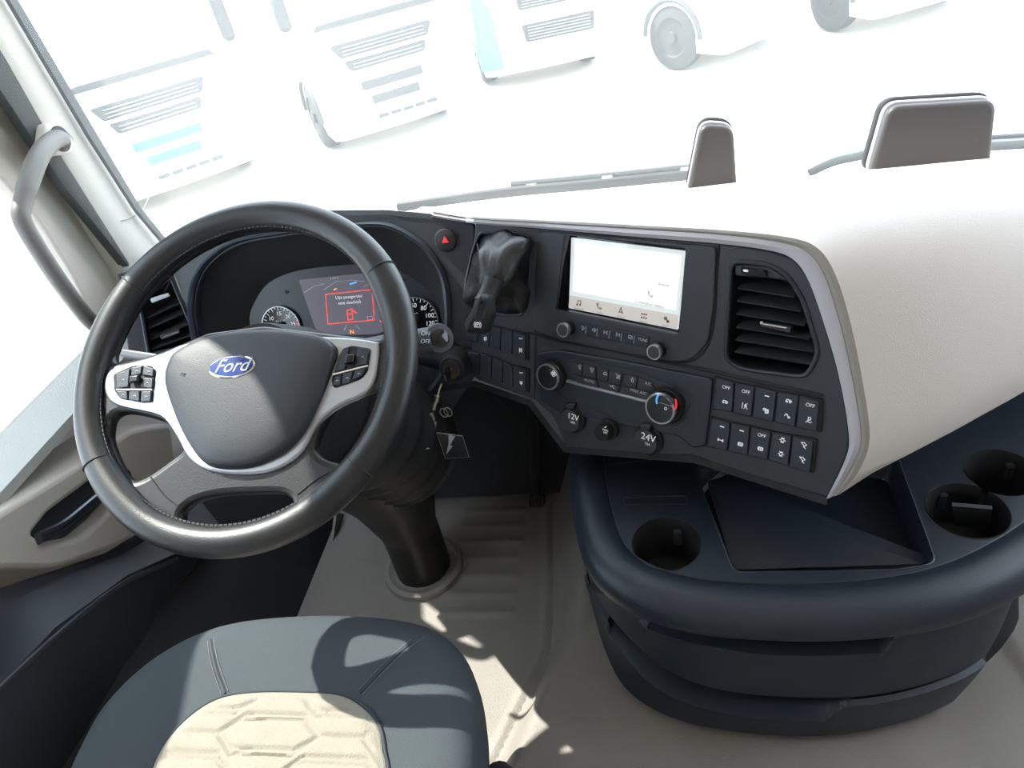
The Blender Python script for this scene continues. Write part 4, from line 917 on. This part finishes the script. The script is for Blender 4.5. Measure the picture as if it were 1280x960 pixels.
# seams on lower spokes
for pp in (((188, 596), (206, 620), (224, 634)), ((412, 590), (392, 602), (372, 618))):
    link('spoke_seam', tube(cr([WF.w(*WF.uv(*p), .0004) for p in pp], 4, False), .0008, 6), MATTE, sw_)

# ================================================================== GRAB HANDLE
gh = thing('grab_handle', 'long grey-beige grab handle bent over the windscreen pillar at far left', 'grab handle', vx(75, 175))
gx = [((82, 176), XP+.0), ((70, 174), XP+.04), ((52, 190), XP+.07), ((38, 222), XP+.08), ((28, 256), XP+.08), ((28, 276), XP+.08), ((48, 312), XP+.08), ((80, 360), XP+.075), ((110, 398), XP+.06), ((126, 408), XP+.04), ((140, 404), XP+.0)]
gpth = cr([VX(x).hit(*p) for p, x in gx], 6, False)
link('bar', tube(gpth, [.0155 if i < 22 else .014 for i in range(len(gpth))], 16), mat('handle taupe', (.16, .15, .14), .5, bump=.2), gh)
hs_ = VX(XP+.03); 
link('mount', plate([rnd(hs_.poly([(56, 152), (78, 160), (92, 178), (90, 190), (70, 196), (52, 180)]), .012)], hs_, -.02, .004, .004), BEIGE, gh)
link('mount_socket', lathe([(.022, 0), (.022, .006), (.015, .006), (.015, .001)], hs_, hs_.uv(73, 174), 24), MATTE, gh)

# ================================================================== PEDAL
pd = thing('accelerator_pedal', 'ribbed black accelerator pedal in the dark footwell, right of the column', 'pedal', (.2, .5, .05))
pf = Fr((.2, .52, .1), (1, 0, 0), (0, .45, .89)); pq = pf.poly([(661, 620), (681, 620), (681, 655), (677, 658), (664, 657), (660, 652)])
link('pedal_plate', plate([rnd(pq, .006)], pf, -.014, 0, .003), RUBBER, pd)
for k in range(4):
    x = 663.5+k*4.6; link('pedal_rib', plate([rnd(pf.poly([(x, 624), (x+2, 624), (x+2, 648), (x, 648)]), .001)], pf, 0, .003, .001), DARK, pd)
link('pedal_arm', tube([pf.hit(670, 622)+pf.n*-.01, Vector((.21, .72, .30)), Vector((.21, .84, .38))], .012, 10), MATTE, pd)

# ================================================================== STORAGE CONSOLE
ZC = .38
cs = thing('storage_console', 'blue-black storage console with tray top, cup holders and two drawers, below the dash centre', 'console', (.65, .15, .1))
HC = HZ(ZC)
front = [HC.hit(*p) for p in ((709, 545), (709, 595), (714, 640), (727, 688), (750, 722), (788, 747), (840, 765), (900, 775), (1000, 780), (1100, 776), (1190, 762), (1270, 732), (1350, 680), (1410, 610))]
front = [Vector(p) for p in cr([p.to_tuple() for p in front]+[(1.13, .30, ZC), (1.15, .44, ZC)], 8, False)]
NF = len(front)
def offs(path, d):
    out = []
    for i, p in enumerate(path):
        t = (path[min(i+1, NF-1)]-path[max(i-1, 0)]).normalized(); n = Vector((-t.y, t.x, 0)); out.append(p+n*d)   # n points inwards
    return out
# rounded lip
lipr = [(.062, -.003), (.056, .0012), (.044, .004), (.030, .004), (.018, .0), (.008, -.008), (.002, -.020), (.001, -.034), (.006, -.046), (.016, -.055), (.026, -.060)]
link('top_lip', loft([[p+Vector((0, 0, h)) for p in offs(front, d)] for d, h in lipr], False), DARK2, cs, ang=80)
inner = [(p.x, p.y) for p in offs(front, .060)]+[(1.10, .47), (.75, .50), (.50, .50), (.32, .40)]
cupL = circ(*HC.uv(833, 679), .0475, 40, .0475)
cu1, cu2 = HC.uv(1209, 638), HC.uv(1252, 590)
cupR = []
for k in range(64):
    a = 2*pi*k/64; mid = ((cu1[0]+cu2[0])/2, (cu1[1]+cu2[1])/2); best = 0
    for c, r in ((cu1, .050), (cu2, .046)):
        dx, dy = mid[0]-c[0], mid[1]-c[1]; b_ = dx*cos(a)+dy*sin(a); q = b_*b_-(dx*dx+dy*dy-r*r)
        if q >= 0: best = max(best, -b_+sqrt(q))
    cupR.append((mid[0]+best*cos(a), mid[1]+best*sin(a)))
tray = rnd(HC.poly([(868, 588), (900, 560), (1060, 560), (1120, 566), (1170, 704), (1120, 712), (918, 716)]), .014, 5)
slot = rnd(HC.poly([(780, 622), (858, 620), (859, 630), (782, 631)]), .002, 2)
top = link('tray_top', plate([inner, cupL, cupR, tray], HC, -.006, .0, .0015), DARK2, cs)
def well(name, pl, d, k=.93, m=DARK2, floor=True):
    c = Vector((sum(p[0] for p in pl)/len(pl), sum(p[1] for p in pl)/len(pl)))
    R = lambda s_, h: [HC.w(c.x+(p[0]-c.x)*s_, c.y+(p[1]-c.y)*s_, h) for p in pl]
    return link(name, loft([R(1.01, .0005), R(1, .0012), R(.985, -.002), R(k, -d+.006), R(k-.03, -d)], True, False, True), m, cs)
well('cup_holder', cupL, .075, .88, MATTE); well('double_cup_holder', cupR, .075, .9, MATTE); well('tray_recess', tray, .050, .97)
# diagonal ramp in the tray
TZ = HZ(ZC-.049)
pA, pB, pC, pD = HZ(ZC-.012).hit(884, 603), HZ(ZC-.03).hit(1150, 702), TZ.hit(924, 712), TZ.hit(1120, 708)
rA, rB = HZ(ZC-.008), HZ(ZC-.026)
link('tray_ramp', solid(mesh([rA.hit(884, 602), rA.hit(902, 596), rB.hit(1168, 698), rB.hit(1152, 705), TZ.hit(917, 712), TZ.hit(1010, 712), HZ(ZC-.034).hit(1130, 711)], [(0, 1, 2, 3), (0, 3, 6, 5, 4)]), .004), DARK2, cs, smooth=False)
link('card_slot', tube([HC.w(*p, .0006) for p in slot+slot[:1]], .0010, 6, cap=False), MATTE, cs)
# raised joint line of the left pad
jl = cr([HC.w(*HC.uv(*p), .0005) for p in ((860, 572), (800, 576), (752, 583), (747, 592), (752, 620), (764, 660), (785, 700), (830, 718), (900, 727), (1000, 732), (1120, 728), (1200, 710), (1262, 672))], 5, False)
link('joint_line', tube(jl, .0009, 6), MATTE, cs)
# rubber fingers in the cup holders
for px, a in (((847, 667), .3), ((1178, 620), .5), ((1262, 584), .4)):
    c = HZ(ZC-.02).hit(*px); link('grip_finger', box(c.x-.006, c.x+.006, c.y-.005, c.y+.005, c.z-.022, c.z+.006, .002), DARK, cs)
cw = [HZ(ZC-.012).hit(*p) for p in ((1192, 630), (1215, 620), (1240, 628), (1232, 648))]
link('cup_divider', solid(mesh([HZ(ZC-.006).hit(1190, 628), HZ(ZC-.006).hit(1240, 632), HZ(ZC-.06).hit(1236, 660), HZ(ZC-.06).hit(1194, 652)], [(0, 1, 2, 3)]), .006), DARK, cs, smooth=False)
# body under the lip and the two drawers
HBt = HZ(.11)
base_f = [HBt.hit(*p) for p in ((716, 560), (722, 640), (738, 730), (752, 800), (778, 855), (830, 890), (900, 908), (1000, 916), (1090, 906), (1170, 880), (1235, 838), (1285, 775))]
base_f = [Vector(p) for p in cr([p.to_tuple() for p in base_f]+[(1.04, .20, .11), (1.06, .30, .11), (1.07, .42, .11)], 8, False)]
bl_ = [0]
for a, b in zip(base_f[:-1], base_f[1:]): bl_.append(bl_[-1]+(b-a).length)
def at_len(path, cum, t):
    t *= cum[-1]
    for i in range(len(path)-1):
        if t <= cum[i+1]+1e-9: return path[i].lerp(path[i+1], (t-cum[i])/max(1e-9, cum[i+1]-cum[i]))
    return path[-1]
fl_ = [0]
for a, b in zip(front[:-1], front[1:]): fl_.append(fl_[-1]+(b-a).length)
base_f = [at_len(base_f, bl_, fl_[i]/fl_[-1]) for i in range(NF)]
upx = [HZ(.325).hit(*p) for p in ((714, 590), (719, 650), (732, 705), (756, 738), (800, 763), (860, 776), (950, 783), (1000, 784), (1080, 780), (1160, 771), (1230, 748), (1275, 712))]
upx = [Vector(p) for p in cr([p.to_tuple() for p in upx]+[(1.0, .14, .325), (1.02, .28, .325), (1.03, .42, .325)], 8, False)]
ul_ = [0]
for a, b in zip(upx[:-1], upx[1:]): ul_.append(ul_[-1]+(b-a).length)
upf = [at_len(upx, ul_, fl_[i]/fl_[-1]) for i in range(NF)]
def body_pt(i, v):  # v 0 top .. 1 bottom
    a = upf[i]; b = base_f[i]; p = a.lerp(b, v); bul = .012*sin(pi*v)
    t = (upf[min(i+1, NF-1)]-upf[max(i-1, 0)]).normalized(); return p, Vector((t.y, -t.x, 0)), bul
rows = []
for j in range(5):
    v = j/4; rows.append([(lambda q: q[0]-q[1]*.012)(body_pt(i, v)) for i in range(NF)])
rows.append([p+Vector((0, 0, -.06)) for p in rows[-1]])
link('console_body', loft(rows, False), MATTE, cs)
def drawer(name, v0, v1, lab):
    i0, i1 = int(NF*.26), int(NF*.80); n = (i1-i0)*3; nv = 30
    def f(s_, w_):
        fi = i0+(i1-i0)*s_; k = int(min(fi, i1-1)); fr_ = fi-k; v = lerp(v0, v1, w_)
        p, nr, bul = body_pt(k, v); p2, nr2, bul2 = body_pt(k+1, v); p = p.lerp(p2, fr_); nr = nr.lerp(nr2, fr_).normalized()
        d = (.004 if v0 < .5 else .010)+bul
        edge = min(s_, 1-s_, w_*.4, (1-w_)*.4); d -= .008*(1-sm(edge/.012))
        # handle pocket: trapezoid open at the top edge
        hw = .30-.04*sm(w_/.22); inside = sm((hw-abs(s_-.47))/.015)*(1-sm((w_-.17)/.05)); d -= .045*inside
        lipv = sm((hw+.02-abs(s_-.47))/.02)*exp(-((w_-.25)/.05)**2); d += .011*lipv
        return p+nr*d
    return link(name, solid(grid(f, n, nv), .004), DARK2, cs, ang=60, label=lab)
drawer('drawer', .02, .58, 'upper drawer'); drawer('drawer', .60, .97, 'lower drawer')
# panel seams at both ends
for ii in (int(NF*.24), int(NF*.82)):
    link('side_seam', tube([(lambda q: q[0]-q[1]*.010+q[1]*(q[2]*.2))(body_pt(ii, k/8)) for k in range(9)], .0025, 6), MATTE, cs)

# ================================================================== SEAT
se_ = thing('driver_seat', 'driver seat cushion in slate cloth with quilted beige centre', 'seat', (0, -.4, 0))
ZS = .355
so_px = [(60, 1010), (95, 945), (128, 885), (180, 832), (240, 795), (300, 776), (380, 768), (450, 768), (520, 776), (562, 795), (585, 825), (598, 870), (601, 930), (600, 1000)]
HS = HZ(ZS)
q = [HS.hit(*p) for p in so_px]
outl = [tuple(p) for p in q]+[(.30, -.50, ZS), (.29, -.75, ZS), (.0, -.80, ZS), (-.29, -.75, ZS), (-.33, -.50, ZS)]
ol = resamp([(p[0], p[1]) for p in cr([(a[0], a[1]) for a in outl], 6)], 160)
oc = Vector((sum(p[0] for p in ol)/160, sum(p[1] for p in ol)/160))
def seat_z(k, a):
    return ZS+.022-.022*k**6 - .010*(1-k)*0
rings = []
for k, dz in ((.86, -.14), (.93, -.12), (.985, -.08), (1.0, -.045), (1.0, -.02), (.985, .0), (.965, .010), (.93, .019), (.88, .024), (.8, .026), (.7, .025), (.6, .023), (.45, .021), (.3, .020), (.15, .020), (.02, .020)):
    rings.append([(oc.x+(p[0]-oc.x)*k, oc.y+(p[1]-oc.y)*k, ZS+dz) for p in ol])
link('cushion', loft(rings, True, True, True), SEATD, se_, ang=80)
# beige insert
IZ = HZ(ZS+.028)
in_px = [(170, 1000), (192, 950), (210, 920), (240, 890), (275, 870), (320, 863), (380, 863), (425, 866), (452, 880), (472, 902), (480, 935), (480, 1000)]
iq = [IZ.hit(*p) for p in in_px]
il_ = resamp(cr([(p.x, p.y) for p in iq]+[(.17, -.55), (.13, -.66), (-.13, -.66), (-.17, -.55)], 6), 120)
icn = Vector((sum(p[0] for p in il_)/120, sum(p[1] for p in il_)/120))
def hexline(x, y):
    """distance to the quilting lines: rows of stretched hexagons"""
    P, Q = .19, .050
    best = 1
    j = y/Q; r = math.floor(j)
    for rr_ in (r-1, r, r+1):
        xs = (x-(P/2 if rr_ % 2 else 0)) % P; xs = abs(xs-P/2)/(P/2)        # 0 mid .. 1 end
        edge = .5*Q*(1 if xs < .42 else 1-(xs-.42)/.30 if xs < .72 else 0)
        for e in (edge, edge*.72):
            best = min(best, abs(abs(y-(rr_+.0)*Q)-e))
    return best
rings = []
KS = 70
def inz(x, y, k):
    d = hexline(x-.0, y+.21)
    g_ = exp(-(d/.0024)**2)
    base = .0265+.006*(1-sm((k-.90)/.1))-.002*0
    return ZS+base-.0045*g_*(1-sm((k-.90)/.06))-.008*sm((k-.985)/.015)
nx, ny = 230, 240
vs, fs, idx = [], [], {}
for j in range(KS+1):
    k = 1-(j/KS)*.985
    rings.append([(icn.x+(p[0]-icn.x)*k, icn.y+(p[1]-icn.y)*k) for p in resamp(il_, 300)] if j == 0 else None)
R0 = rings[0]; rr3 = []
for j in range(KS+1):
    k = 1-(j/KS)*.99; rr3.append([(icn.x+(p[0]-icn.x)*k, icn.y+(p[1]-icn.y)*k, inz(icn.x+(p[0]-icn.x)*k, icn.y+(p[1]-icn.y)*k, k)) for p in R0])
link('quilted_insert', loft(rr3, True, False, True), SEATB, se_, ang=80, label='beige quilted centre panel')
link('insert_piping', tube([(p[0], p[1], ZS+.0255) for p in R0+R0[:1]], .0016, 6, cap=False), SEATD, se_)
# seams with double rows of stitching
def on_seat(x, y):
    d = Vector((x, y))-oc; a = atan2(d.y, d.x); n = int((a+pi)/(2*pi)*160) % 160; k = d.length/max(1e-6, (Vector(ol[n])-oc).length)
    ks = (0, .6, .7, .8, .88, .93, .965, .985, 1.0); zs = (.020, .023, .025, .026, .024, .019, .010, .0, -.02)
    return ZS+interp(ks, zs, k)
for nm, pts in (('left', ((262, 790), (266, 815), (272, 840), (281, 866))), ('right', ((534, 786), (505, 812), (478, 838), (450, 866)))):
    pp = [HZ(ZS+.024).hit(*p) for p in pts]; pth = cr([(p.x, p.y) for p in pp], 8, False)
    link('cushion_seam', tube([(x, y, on_seat(x, y)) for x, y in pth], .0018, 6), SEATD, se_)
    bm = bmesh.new()
    for side in (-1, 1):
        for i in range(len(pth)-1):
            a, b = Vector(pth[i]), Vector(pth[i+1]); d = (b-a); nn_ = Vector((-d.y, d.x)).normalized()*.0045*side
            for f0_ in (.1, .6):
                p0, p1 = a.lerp(b, f0_)+nn_, a.lerp(b, f0_+.3)+nn_; w2 = nn_.normalized()*.0005
                z0, z1 = on_seat(*p0)+.0012, on_seat(*p1)+.0012
                V = [bm.verts.new(v) for v in ((p0.x-w2.x, p0.y-w2.y, z0-.002), (p1.x-w2.x, p1.y-w2.y, z1-.002), (p1.x+w2.x, p1.y+w2.y, z1-.002), (p0.x+w2.x, p0.y+w2.y, z0-.002), (p0.x-w2.x, p0.y-w2.y, z0), (p1.x-w2.x, p1.y-w2.y, z1), (p1.x+w2.x, p1.y+w2.y, z1), (p0.x+w2.x, p0.y+w2.y, z0))]
                for f in ((0, 1, 2, 3), (7, 6, 5, 4), (0, 4, 5, 1), (2, 6, 7, 3), (1, 5, 6, 2), (0, 3, 7, 4)): bm.faces.new([V[q_] for q_ in f])
    me = bpy.data.meshes.new('s'); bm.to_mesh(me); bm.free()
    link('seam_stitching', me, STITCH, se_, smooth=False)['kind'] = 'stuff'
link('seat_base', loft([[(oc.x+(p[0]-oc.x)*k, oc.y+(p[1]-oc.y)*k-.03, z) for p in ol] for k, z in ((.80, 0), (.80, .12), (.88, .16), (.88, ZS-.13))], True, True, True), MATTE, se_)
link('side_cover', tube([(.30, -.75, .30), (.305, -.40, .30), (.29, -.28, .285), (.26, -.24, .26)], [.04, .04, .035, .02], 14), MATTE, se_)
